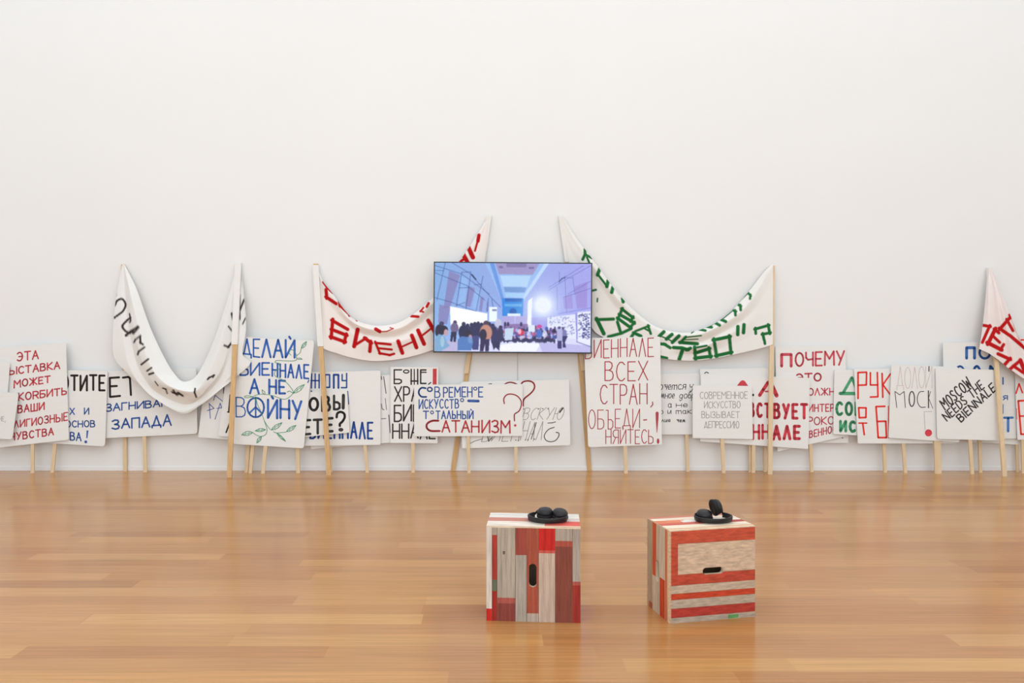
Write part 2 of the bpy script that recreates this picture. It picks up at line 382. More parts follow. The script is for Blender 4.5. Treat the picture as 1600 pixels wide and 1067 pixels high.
for L_ in [((1045, 195), (1112, 108), .2, 340, 520), ((945, 755), (1085, 645), .16, 340, 520), ((440, 525), (300, 555), .2, 340, 610), ((600, 490), (470, 505), .17, 340, 610),
           ((550, 575), (490, 657), .22, 340, 610), ((670, 495), (805, 402), .16, 340, 610), ((860, 515), (980, 435), .17, 340, 610), ((740, 532), (850, 635), .1, 340, 610)]:
    vine += leaf(*L_)
placard('tall placard with blue letters, a peace sign for an O and green vines', [(374, 526), (491, 532), (474.5, 700.5), (357, 693)], .165, (411, 414.5, 698),
        [(VB, T('ДЕ', 378, 529, 557, 407, 529.5, 560, 2.6) + T('ЛАЙ', 408, 529, 560, 462, 530.5, 561, 3.4) + T('БИЕ', 374, 565, 587, 422, 565.5, 587, 2.8) + T('ННАЛЕ', 424, 566.5, 589, 483.5, 569, 593, 2.9)
          + [([(482.5, 594), (481, 597.5)], 1.8)] + T('А', 389, 590.5, 616, 406, 590.5, 616, 3.3) + T('НЕ', 419, 591.5, 616.5, 447, 593.5, 616.5, 3.5, .3)
          + T('В', 368, 620, 652.5, 384.5, 621, 652.5, 1.9) + [(ell(386.5, 412.5, 621.5, 651.8, 20), 3.0), ([(399.5, 621), (399.5, 651)], 2.6), ([(390, 645), (399.5, 636), (409.5, 646)], 2.8)]
          + T('ЙНУ', 417, 622, 654, 472.5, 625, 657, 3.7), 'blue lettering'), (GRN, vine, 'green vine drawing')], (3, 5, 4, 3), 5.8)
placard('wide placard mostly hidden, thin pencil strokes showing left of the БОЖЕ placard', [(480, 596), (636, 583), (640, 689), (486, 701.5)], .09, (516.5, 516, 699),
        [((92, 86, 84), [([(599.5, 588.5), (603.2, 614.5)], 1.4), ([(602, 622.5), (603.8, 640)], 1.0), ([(595.8, 588), (596.4, 592.5)], 1.4), ([(596, 631), (597, 638.5), (600, 640.3)], 1.2),
           ([(596, 654.2), (603, 653.8)], 1.1), ([(607.6, 648.5), (609.6, 676)], 1.6)], 'pencil strokes')], 1.5)
DB = (42, 74, 146)
def rect(x0, x1, y0, y1, w): return ([(x0, y0), (x1, y0), (x1, y1), (x0, y1), (x0, y0)], w)
placard('placard with angular blue capitals at its top and ЛЕ at its bottom right', [(440, 582), (594.5, 579), (594.5, 695), (440, 697)], .115, (574, 570, 696),
        [(DB, [([(487, 584), (486.5, 606)], 2.2), ([(492.5, 584), (492.5, 606)], 2.2), ([(498.6, 585), (498.6, 606)], 2.2), ([(486, 594.6), (499, 594.6)], 2.2), rect(508, 515, 585.4, 605.2, 2.4),
               ([(521.5, 606), (521.5, 585.5), (528.8, 585.5), (528.8, 606)], 3.2), ([(534.6, 585), (534.6, 594.6), (541.6, 594.6)], 2.3), ([(541.6, 583.5), (541.6, 605.6), (533.5, 605.6)], 2.3),
               ([(543, 611.5), (544.6, 631)], 2.0), ([(486, 611.5), (487, 611)], 1.8)] + T('БИЕННАЛЕ', 483, 658.5, 686.5, 583.5, 658.5, 686.5, 3.2, .3), 'blue lettering')], 2, 5)
GK = (58, 57, 56)
placard('placard with fat dark grey brush letters and a big question mark', [(432, 614), (542.5, 610.5), (546.3, 675.8), (434, 686.5)], .14, (466, 464, 683),
        [(GK, [(ell(484, 496.6, 622, 641, 16), 4.2)] + T('В', 501.5, 617, 643.5, 517.5, 617, 643.5, 4.0) + T('Ь', 520, 616, 641, 532.5, 616, 641, 3.8) + [([(536.6, 617.5), (536.2, 637.5)], 5.0)]
          + T('ЕТ', 473, 654, 680, 504.5, 653, 678, 4.0, .2) + T('Е', 509, 651.5, 676, 521.5, 651, 675.5, 4.2)
          + [(smoothp([(526, 652), (527, 646), (532, 643.5), (537.5, 646), (538.5, 652), (535, 658.5), (531.2, 662), (531, 665.5)]), 3.8), dot(532.6, 671.3, 4.0, 3.0)], 'dark grey lettering')], 2, 6)
BR_ = (58, 49, 47)
placard('tall narrow placard with black art-nouveau БОЖЕ and a red bar', [(610.5, 573), (684.8, 573.5), (683.6, 692.5), (610, 692)], .115, (645.5, 645, 692),
        [(BR_, [([(627.5, 577.8), (616, 577.8), (616, 599.3), (624, 599.3), (627.3, 597), (627, 594), (624, 592.6), (616, 592.6)], 2.2), (ell(630.5, 639, 578, 582.8), 1.8),
                ([(642.5, 577), (642.5, 600.5)], 2.3), ([(647.3, 577), (647.3, 600.5)], 1.8), ([(652.6, 577), (652.6, 600.5)], 2.3), ([(642, 595.3), (653, 595.3)], 2.4),
                ([(665.5, 578), (657.3, 578), (657.3, 599), (665.5, 599)], 2.4), ([(657.3, 581.6), (665.8, 581.6)], 2.0), ([(673, 597.6), (669.3, 600.6)], 1.8)]
          + T('ХРА', 615.5, 603.5, 628.5, 655, 603.5, 628.5, 2.3, .3) + T('БИЕ', 615, 631.5, 659, 657, 631.5, 659, 2.5, .2) + T('ННАЛЕ', 612.5, 661.5, 686, 681, 661.5, 686, 2.4, .3), 'black lettering'),
         ((184, 62, 66), [poly((676.3, 576), (682.3, 576), (682, 618), (676, 618))], 'red bar')], 1)
placard('placard under the screen with fine slanted grey script and a red question mark', [(719, 596.5), (889, 592.8), (891.3, 695.5), (722, 700.5)], .115, (806.5, 806, 698),
        [((128, 122, 116), T('ВСКУЮ', 815, 637, 656, 878, 636, 656, .8, .3, 6) + T('НАЛ', 812, 659, 689, 846, 658, 688, .9, .35, 7) + T('БИЕН', 752, 663, 690, 810, 661, 689, .9, .35, 7), 'fine grey script'),
         ((72, 64, 60), [(smoothp([(866, 667.5), (857, 671), (850.5, 680), (853, 687.5), (860, 690), (868, 688), (873, 681.5), (873, 676.5), (869, 675.5)]), 1.3), ([(856, 661), (863, 660.5), (868, 659)], 1.2),
            ([(879.5, 637.5), (874.5, 644)], 2.4), ([(764, 600), (768, 599.7)], 1.6), ([(734, 693), (742, 689), (754, 685.5)], .8), ([(838, 660), (830, 686)], 1.2), ([(762, 682), (763.5, 689.5), (768, 684)], 1.4)]
            + [dot(q[0], q[1], 1.1, .8) for q in [(818.5, 639), (842, 638.5), (848, 638.3), (856, 638.5), (806, 687.5), (810, 687.8), (821, 687.2), (825, 687), (835, 686)]], 'black ink strokes'),
         ((178, 66, 72), [(smoothp([(814, 601), (817, 596.8), (825, 595), (832, 597), (835.3, 602.5), (833.8, 609), (828, 615.5), (820, 622), (817.6, 627), (817.4, 634)]), 2.4),
            (smoothp([(788, 600.6), (793, 598), (798, 597.2), (804, 598.6), (808, 600.4)]), 2.0)], 'red question mark')], (6, 2, 4, 2), 5.2)
RB = (178, 66, 72)
placard('wide placard below the screen with blue lines over red САТАНИЗМ', [(647, 601), (816.6, 600), (816.6, 681), (647, 681.7)], .14, (732.8, 731.6, 681.5),
        [((58, 90, 156), [(smoothp([(665, 606.5), (659, 605.8), (654.8, 610), (654.8, 615.5), (659, 619.8), (666, 620)]), 2.8), (ell(667.8, 675.3, 605.2, 611.5), 2.2)]
          + T('В', 678.5, 604, 622, 688.5, 604, 622, 1.8) + T('РЕМЕН', 692, 604, 621, 738.5, 604, 621, 1.9, .26) + [(ell(740, 745.2, 604.8, 609.4), 1.5)] + T('Е', 747, 604, 621, 755.3, 604, 621, 1.9)
          + T('ИСКУССТВ', 654, 623.3, 639.3, 717.5, 623, 638.5, 1.8, .2) + [(ell(719.6, 724.4, 622.6, 627.6), 1.5), ([(732, 626.2), (747.5, 626.6)], 4.2)]
          + T('Т', 660.5, 641.5, 655, 670.5, 641.5, 655, 2.0) + [(ell(672.8, 677.3, 642, 646.6), 1.5)] + T('ТАЛЬНЫЙ', 680.5, 641, 655, 740, 641, 655, 1.9, .2), 'blue lettering'),
         (RB, [(smoothp([(685, 657.2), (675, 657.5), (667.5, 662), (667, 668.5), (673, 673), (687, 673.3)]), 3.2)] + T('АТАН', 689.5, 656, 676, 749.5, 656, 676, 2.5, .12) + T('ИЗМ', 752, 656, 677.5, 798, 656, 677.5, 2.5, .12)
          + [(smoothp([(788, 630.5), (787.2, 623), (791.5, 617), (799, 615.6), (808, 618.6), (814, 626), (814.3, 634), (811, 642), (804.6, 646.4), (803.6, 650), (803.9, 657.5)]), 1.9), dot(805, 664.6, 2.0)], 'red lettering')], 1, 5.2)
CR = (166, 66, 74)
placard('tall placard right of the screen with five lines of thin red capitals', [(912, 528), (1031.5, 526), (1034.3, 694.5), (919, 698.7)], .15, (978, 977, 697),
        [(CR, T('БИЕННАЛЕ', 914, 532, 561, 1022, 526.5, 557, 1.6, .34) + T('ВСЕХ', 944.5, 565, 596, 1013, 564, 595.5, 1.7, .34) + T('СТРАН', 937, 600, 631, 1012, 599, 632.5, 1.7, .34)
          + [([(1019.6, 628), (1020, 632), (1016.8, 635.8)], 1.7)] + T('ОБЪЕДИ', 919, 640, 671, 1000, 638.5, 669, 1.4, .34) + [([(1005.6, 656.2), (1010.3, 655.8)], 1.8)]
          + T('НЯЙТЕСЬ', 946, 671.5, 694.5, 1021, 670.5, 693, 1.4, .34)
          + [poly((1024.3, 645), (1025.5, 643.2), (1028.2, 643.2), (1029.2, 645), (1028.8, 655), (1026.8, 676), (1026, 676), (1024.6, 655)), dot(1028.2, 689.2, 2.1, 4.3)], 'red lettering')], (2, 2, 2, 4), 6)
SB = (58, 54, 54)
placard('placard with five lines of small black cursive, right of the thin red capitals', [(1008, 584), (1098, 583), (1098, 678.5), (1010, 679)], .066, (1074.6, 1073.5, 679),
        [(SB, T('хочется у', 1022, 600.5, 609, 1083, 600, 609, 1.1, .2, 1) + T('разумное', 1010, 615, 623, 1054, 614.5, 622.5, 1.0, .16, 1) + T('добро', 1061, 615, 623, 1093, 614.5, 622, 1.0, .2, 1)
          + T('а', 1043.5, 629.5, 637, 1050, 629.5, 637, 1.0) + T('не м', 1056, 630, 636.5, 1094, 630, 636.5, 1.0) + T('о и так в', 1030, 640.5, 647, 1094, 640, 646.5, 1.0, .3) + T('лие', 1033, 655, 660, 1048, 654.5, 659.5, 1.0)
          + T('чем', 1057, 655, 660, 1071, 655, 660, 1.1), 'black cursive lettering')], 1.5, 5.2)
placard('dull card peeping over the top of the red ДА placard', [(1093.5, 576.5), (1209.5, 574.5), (1205, 680), (1098, 680)], .09, (1172.5, 1173, 694),
        [((60, 60, 70), [(smoothp([(1101, 583.3), (1103.6, 581.4), (1107, 582.8)]), 1.4)], 'dark letter tip')], 1.5, 5)
placard('low card almost hidden behind the red ПОЧЕМУ placard, its lower right corner showing', [(1140, 606), (1327, 600), (1325.5, 692), (1142, 692.5)], .066, (1195.5, 1196, 694),
        [((88, 74, 112), [dot(1316.3, 684.2, 1.4, .8)], 'dark letter tip')], 1.5, 5)
PR = (190, 76, 88)
placard('tall placard with red ПОЧЕМУ at its top, behind the right pole of the green banner', [(1211.5, 541), (1321, 539.5), (1323, 681), (1215, 705.5)], .09, (1268.3, 1267, 694),
        [(PR, T('П', 1219, 551, 574, 1238.5, 551, 574, 4.6) + T('ОЧЕМУ', 1241.5, 549.5, 573, 1320.5, 547, 571.5, 3.0, .22) + T('ЭТО', 1243.5, 583, 597, 1284, 581.5, 596, 2.6, .2)
          + T('ДОЛЖНО', 1251, 606, 618.5, 1315, 605, 617.5, 1.9, .2) + T('ИНТЕРЕС', 1263, 631, 644, 1320, 630, 643, 1.9, .2) + T('ИРОКОЙ', 1250, 651, 664.5, 1315, 650, 663.5, 1.8, .24)
          + T('ВЕННОСТ', 1264, 672.5, 684.5, 1315, 661.5, 674.5, 1.8, .2), 'red lettering')], 1.5, 5.2)
TR_ = (190, 62, 72)
placard('placard with fat red letters ВСТВУЕТ and НАЛЕ, crossed by a banner pole', [(1095.5, 584), (1265.5, 590.5), (1262.8, 701.5), (1094, 689.5)], .115, (1177, 1178, 695),
        [(TR_, [poly((1146, 615), (1152, 602), (1157, 595.5), (1160.5, 593.8), (1164, 595.5), (1168.5, 602), (1174, 615))]
          + [([(1187, 617.5), (1192.5, 609), (1200, 597.5)], 5.4), ([(1203, 597), (1208, 606), (1213.5, 618)], 6.4), ([(1196, 611.5), (1207, 611.5)], 2.4)]
          + T('ВСТ', 1169, 628, 653, 1205, 629, 654, 4.2, .16) + T('ВУЕТ', 1207.5, 629, 655, 1263, 630, 656, 4.6, .18) + T('НН', 1174.5, 661.5, 687, 1203, 662, 687, 4.0, .3) + T('АЛЕ', 1206, 662.5, 688, 1251.5, 664, 688, 4.8, .16), 'red lettering'),
         ((40, 40, 44), [dot(1176.8, 617, 1.6, 2)], 'black dot')], 1.5, 5.6)
placard('small square placard with four lines of faint grey letters', [(1082.5, 602), (1175, 603), (1176.3, 686), (1082.5, 684.3)], .14, (1130.6, 1129, 686),
        [((152, 150, 147), T('СОВРЕМЕННОЕ', 1093.5, 612, 623.5, 1168.5, 611.5, 623, .95, .3) + T('ИСКУССТВО', 1100, 627, 638, 1157, 626.5, 638, .95, .3) + T('ВЫЗЫВАЕТ', 1096, 642.5, 653.5, 1156, 642.5, 653, .95, .3)
          + T('ДЕПРЕССИЮ', 1100, 658, 668.5, 1155, 657.5, 669.5, .95, .3), 'faint grey lettering')], 1, 5.7)
GG = (74, 150, 108)
placard('placard with fat green letters, between the red ПОЧЕМУ and red РУК placards', [(1304, 577.5), (1440, 578.5), (1438, 686), (1302, 678)], .115, (1383, 1382, 692),
        [(GG, [([(1317.5, 613.5), (1331, 590), (1341, 613.5)], 4.6), ([(1312.8, 614.6), (1346, 614.9)], 5.4)] + T('СОВР', 1305, 626.5, 650, 1362, 627, 650, 4.4, .12) + T('ИСКУ', 1311, 656, 676, 1366, 656, 676.5, 4.6, .14), 'green lettering')], 2, 5.2)
OR = (214, 52, 44)
placard('placard with angular bright red РУК and a tall Б', [(1334.5, 576.3), (1488, 575.5), (1492, 692.5), (1340.5, 692.8)], .14, (1414.5, 1412, 693),
        [(OR, [([(1340.7, 622.5), (1340.7, 582), (1354, 581.5), (1353.6, 601.4), (1340.7, 601.8)], 2.8), ([(1360, 582.3), (1360, 601.4), (1371.3, 601.4)], 2.7), ([(1370.8, 582), (1371.8, 619.8), (1360, 620.3)], 2.7),
               ([(1378.3, 583.5), (1379.4, 620.6)], 2.8), ([(1391.5, 584), (1379.5, 601), (1393, 619)], 2.6), ([(1341.7, 637), (1353.3, 637.3), (1353, 652.2), (1342.6, 652.6), (1341.7, 637)], 2.8),
               ([(1342, 661), (1354.4, 661)], 2.4), ([(1348, 661), (1350.4, 679)], 2.8), ([(1382.5, 634.8), (1368.8, 635.2), (1372.2, 683.6), (1385.2, 683.6), (1384, 658), (1370.4, 658.5)], 2.9),
               ([(1388.2, 634.5), (1388.4, 684)], 1.6)], 'bright red lettering')], 2, 5.2)
placard('low white card whose bottom edge shows below the blue ПО placard', [(1510, 600), (1593, 602), (1592, 694.8), (1512, 690)], .09, (1590, 1590, 694), [], 1.5, 4.5)
DBL = (56, 100, 166)
placard('tall placard with thick blue ПО at its top, partly behind the red banner', [(1473.5, 535), (1591, 533), (1588.5, 685), (1476, 687)], .115, (1531.8, 1532, 690),
        [(DBL, T('П', 1508, 540.5, 561.5, 1525, 540.5, 561.5, 4.6) + [(ell(1530.5, 1547, 542, 560, 16), 3.8), (ell(1493, 1507, 572, 596, 14), 3.2), (ell(1521, 1531.5, 572, 596, 14), 4), ([(1545.5, 596), (1547.5, 572), (1552, 577), (1560, 592)], 4)]
          + T('Я', 1567, 617.5, 625.5, 1575, 617.5, 625.5, 1.6) + [([(1567.2, 590), (1567.2, 600)], 2.2), ([(1567.4, 632), (1567.2, 646)], 1.2)], 'blue lettering'),
         ((80, 122, 186), [([(1569, 652.6), (1582.2, 652.4)], 3.6), ([(1575.2, 653), (1575.2, 673.5)], 4.2)], 'light blue letter')], 2, 5.2)
placard('placard cut by the right edge of the photo, red E under the red banner', [(1584, 527), (1700, 527), (1702, 686), (1590, 687)], .14, (1598.5, 1599, 688),
        [(OR, [([(1595.5, 531), (1606, 531)], 2.6), ([(1587.6, 614.5), (1592.3, 599.5), (1597.6, 613.5)], 2.4), ([(1608, 625.5), (1591, 626.3), (1595.4, 678.3), (1608, 678.6)], 3), ([(1593.4, 650), (1603, 650)], 2.6)]
          + [([(1588.6, 638), (1589, 655)], 1.0)], 'bright red lettering')], 1.5, 5)
LP = (168, 150, 146)
placard('placard with faint outlined letters, ink МОСК below and a red dot', [(1393, 569.5), (1497, 573.5), (1499, 691), (1388.5, 683.8)], .165, (1465.6, 1465.4, 689),
        [((192, 176, 172), T('ДОЛОИ', 1401, 573, 606.5, 1456.5, 573, 608, .8, .18), 'faint outlined letters'),
         ((76, 66, 64), [([(1401.2, 636.5), (1398.3, 611.5), (1405.7, 616.8), (1412.8, 611.5), (1414.6, 636.5)], 1.1), (ell(1420.6, 1429, 611.5, 635, 16), 1.7), (smoothp([(1443.5, 611.5), (1437, 612.5), (1433.6, 620), (1434, 629), (1438.5, 635.8), (1446, 636)]), 1.2),
           ([(1450.6, 610.5), (1450.8, 637)], 1.8), ([(1454, 611.5), (1451, 622), (1457.5, 638)], .9), ([(1451.6, 572.5), (1451.4, 580)], 1.6)], 'black ink lettering'),
         ((176, 166, 162), [([(1456, 642.8), (1444, 643), (1445.4, 671)], .8)], 'outlined exclamation mark'), ((200, 62, 74), [dot(1450.8, 676.2, 5.6)], 'red dot')], 2, 10.4)
NK = (62, 58, 56)
placard('placard with slanting black English capitals MOSCOW NEEDS THE BIENNALE', [(1462, 575), (1560, 578), (1564, 688.3), (1464.5, 685.6)], .19, (1518.8, 1516.6, 688),
        [(NK, word('MOSCOW', (1468, 627), (1510, 589), (1519.5, 602.5), (1477, 640.5), 2.2, .3) + word('NEEDS THE', (1472, 648), (1530.5, 594), (1538, 605.5), (1480, 658), 2.1, .34)
          + word('BIENNALE', (1494, 650.5), (1549.5, 598), (1556.5, 609), (1502, 659.5), 2.2, .3), 'black brush lettering')], (2, 2, 3, 4), 5.5)

# ------------------------------------------------------------------ banners
def interp(P, n, ten=1.0):
    """Catmull-Rom through rows of P (k, dims) at n even steps"""
    P = np.asarray(P, float); k = len(P)
    Q = np.concatenate([2 * P[:1] - P[1:2], P, 2 * P[-1:] - P[-2:-1]])
    t = np.linspace(0, k - 1, n); i = np.minimum(t.astype(int), k - 2); f = (t - i).reshape((-1,) + (1,) * (P.ndim - 1))
    a, b_, c, d = Q[i], Q[i + 1], Q[i + 2], Q[i + 3]
    cr = .5 * (2 * b_ + (c - a) * f + (2 * a - 5 * b_ + 4 * c - d) * f ** 2 + (-a + 3 * b_ - 3 * c + d) * f ** 3)
    return cr * ten + (b_ * (1 - f) + c * f) * (1 - ten)
def resample(P, n):
    P = interp(np.asarray(P, float), 400); s = np.r_[0, np.cumsum(np.hypot(*np.diff(P[:, :2], axis=0).T))]
    s /= s[-1]; t = np.linspace(0, 1, n)
    return np.stack([np.interp(t, s, P[:, j]) for j in range(P.shape[1])], 1)
def cloth(rows_, nu, nv, strokes, base, paint, parent, label, wr=.003, seed=1, keep=False, fat=1.0, tension=1.0):
    R = np.stack([interp(np.asarray(r, float), nu) if keep else resample(r, nu) for r in rows_])     # rows x nu x 3
    S = interp(R, nv, tension)                                                # nv x nu x 3
    r_ = np.random.RandomState(seed); uu = np.linspace(0, 1, nu)[None, :]; vv = np.linspace(0, 1, nv)[:, None]
    wv = np.zeros((nv, nu))
    for _ in range(9):
        a, b_, p = r_.uniform(3, 22), r_.uniform(-9, 9), r_.uniform(0, 6.28)
        wv += np.sin(a * uu * 2 + b_ * vv * 2 + p) * r_.uniform(.3, 1)
    dep = S[..., 2] + wr * wv / 3 * np.sin(np.pi * np.clip(vv, 0, 1)) * np.minimum(1, 8 * np.minimum(uu, 1 - uu) + .1)
    dep = np.minimum(dep, -.008)
    X = np.stack([(S[..., 0] - VX) / F, np.ones_like(dep), -(S[..., 1] - VY) / F], -1) * (dep + D)[..., None] + CAM
    px = S[..., 0].ravel(); py = S[..., 1].ravel()
    al = np.zeros(px.size)
    for s in strokes:
        pts, w = s; w = w * fat
        for a, c in zip(pts[:-1], pts[1:]):
            ax, ay = a; dx, dy = c[0] - ax, c[1] - ay; l2 = dx * dx + dy * dy + 1e-9
            near = (np.abs(px - (ax + c[0]) / 2) < abs(dx) / 2 + w + 3) & (np.abs(py - (ay + c[1]) / 2) < abs(dy) / 2 + w + 3)
            ii = np.nonzero(near)[0]
            if not len(ii): continue
            t = ((px[ii] - ax) * dx + (py[ii] - ay) * dy) / l2
            # square-ended strokes, as cut with a flat brush
            ov = np.clip(t, -.3 * w / math.sqrt(l2), 1 + .3 * w / math.sqrt(l2))
            dd = np.hypot(px[ii] - ax - ov * dx, py[ii] - ay - ov * dy) - w / 2
            al[ii] = np.maximum(al[ii], np.clip(.5 - dd / 1.1, 0, 1))
    col = lin(base)[None] * (1 - al[:, None]) + lin(paint)[None] * al[:, None]
    off = np.array(OFF[parent.name])
    me = bpy.data.meshes.new('cloth'); V = X.reshape(-1, 3) - off
    idx = np.arange(nv * nu).reshape(nv, nu)
    q = np.stack([idx[:-1, :-1], idx[:-1, 1:], idx[1:, 1:], idx[1:, :-1]], -1).reshape(-1, 4)
    me.vertices.add(len(V)); me.vertices.foreach_set('co', V.astype(np.float32).ravel())
    me.loops.add(q.size); me.loops.foreach_set('vertex_index', q.astype(np.int32).ravel())
    me.polygons.add(len(q)); me.polygons.foreach_set('loop_start', np.arange(0, q.size, 4, dtype=np.int32))
    me.polygons.foreach_set('use_smooth', np.ones(len(q), bool))
    me.update(calc_edges=True)
    a = me.color_attributes.new('paint', 'FLOAT_COLOR', 'POINT')
    a.data.foreach_set('color', np.c_[col, np.ones(len(col))].astype(np.float32).ravel())
    me.materials.append(M_cloth)
    o = bpy.data.objects.new('cloth', me); COL.objects.link(o); o.parent = parent; OFF[o.name] = OFF[parent.name]
    if label: o['label'] = label
    return o
def pole(parent, p0, y0, p1, y1, wpx, thick, m, name='pole', floor=False, label=None):
    a, c = at_depth(p0[0], p0[1], y0), at_depth(p1[0], p1[1], y1)
    if floor:                                                # run the stick on to the floor
        a = a + (c - a) * (a[2] / (a[2] - c[2]))
    h = wpx / 2 * D / F
    def ring(p): return [(p[0] - h, p[1] - thick / 2, p[2]), (p[0] + h, p[1] - thick / 2, p[2]), (p[0] + h, p[1] + thick / 2, p[2]), (p[0] - h, p[1] + thick / 2, p[2])]
    b_ = MB(); b_.prism(ring(a), ring(c)); return mesh(name, b_.v, b_.f, m, parent, label)
BAN = 'painted banners strung between poles along the wall'
def lean_y(foot, k, py):                                     # depth of a leaning pole where the sight line at row py meets it
    return on_plane(VX, py, foot, k)[1]

# --- left: white banner drooping in a deep U
ban = empty('protest_banner', tuple(at_depth(280, 735, -.15) * np.array([1, 1, 0])), 'white banner drooping in a deep U with dark brush strokes, at the left', 'banner', BAN)
pole(ban, (196, 734), -.022, (192.3, 413), -.022, 5.5, .018, M_pine, floor=True)
lf, lk = .33, .157
pole(ban, (358.5, 744), lean_y(lf, lk, 744), (372.5, 413), lean_y(lf, lk, 413), 7.2, .018, M_lath, floor=True)
pole(ban, (366.6, 538), lean_y(lf, lk, 538) , (372.6, 410.5), lean_y(lf, lk, 410.5), 9.2, .026, M_sleeve, 'sleeve')
rowsL = [
 [(193.5, 411, -.03), (203, 430, -.05), (214, 453, -.07), (235, 512, -.10), (258, 561, -.13), (275, 587, -.145), (288, 596, -.15), (306, 588, -.145), (324, 556, -.12), (343, 507, -.09), (361, 448, -.05), (369.5, 414, -.025)],
 [(193.2, 411, -.035), (200, 442, -.08), (207, 472, -.13), (223, 535, -.19), (237, 575, -.225), (261, 601, -.245), (293, 611.5, -.25), (312, 605, -.24), (333, 566, -.2), (352, 507, -.14), (364, 455, -.08), (370, 416, -.03)],
 [(193, 412, -.035), (200, 455, -.085), (205, 492, -.13), (218, 552, -.185), (231, 582, -.20), (249, 604, -.21), (303, 621, -.215), (326, 604, -.205), (346, 576, -.17), (360, 528, -.125), (367, 465, -.07), (370.5, 420, -.026)],
 [(192.5, 413, -.034), (196, 462, -.06), (200, 505, -.085), (212, 562, -.13), (226, 592, -.15), (246, 614, -.16), (290, 632, -.17), (318, 618, -.16), (344, 590, -.145), (362, 545, -.125), (372, 470, -.065), (374, 420, -.022)],
 [(191.5, 414, -.033), (190, 462, -.065), (190, 508, -.10), (200, 566, -.14), (218, 600, -.165), (244, 624, -.18), (284, 644, -.19), (316, 628, -.18), (346, 602, -.165), (366, 572, -.158), (379, 485, -.085), (376, 422, -.021)],
 [(190.5, 416, -.032), (183, 456, -.05), (178, 495, -.07), (177.5, 554, -.10), (200, 584, -.13), (237, 618, -.165), (282.5, 645.5, -.185), (313, 633, -.18), (345, 608, -.175), (370, 588, -.158), (391.5, 566.5, -.15), (379, 552, -.146), (384.5, 507, -.122), (377, 414, -.021)],
]
LB = (66, 60, 57)
sl = [(smoothp(p), w) for p, w in [([(180, 476), (183, 470), (190, 467), (195, 472), (196, 478), (192, 486), (186, 491), (179, 496)], 3.0), ([(202.5, 491), (204, 500), (203, 503)], 2.2),
  ([(203, 497), (197, 502), (191.5, 509), (194, 515), (200, 519), (208, 515), (215, 511), (214, 514), (209, 520)], 3.2)]]
sl += [([(197.5, 523.5), (207, 518)], 3.4), ([(209.5, 534), (211.6, 530.7), (219, 524.8)], 2.6), ([(219, 527), (219.5, 535.5), (222.5, 537.5)], 3), ([(215.4, 553), (217, 549), (225, 543)], 2.8), ([(221.5, 569), (231, 561.5)], 2.8),
  ([(230.5, 579), (236, 575)], 2.6), ([(234, 584.5), (238.6, 583)], 3), ([(242.5, 596.5), (246.5, 602)], 1.6), ([(255, 606.6), (259, 608), (261, 614)], 2), ([(270, 613), (277, 615.6)], 3), ([(271, 610), (276, 617)], 2.4), ([(279, 614), (285, 618)], 3),
  ([(304.7, 608), (304, 613), (306.4, 619.5)], 2.6), ([(325, 592), (327, 590), (334, 586.6), (333, 588.5)], 2.6), ([(351.5, 540), (356.5, 542), (362.7, 534.6)], 3), ([(362.5, 491), (364, 498)], 3.6), ([(357.5, 510.5), (364, 519)], 2.4),
  ([(381, 469), (375.5, 483)], 2.8), ([(375, 461), (374.5, 485), (375, 498)], 2.2), ([(383.2, 497.5), (379.5, 505.5)], 2.0), ([(182, 458), (182, 461.5)], 1.2)]
cloth(rowsL, 300, 240, sl, (244, 242, 239), LB, ban, 'white cloth with dark brush strokes', .004, 3, keep=True, fat=1.1, tension=.3)

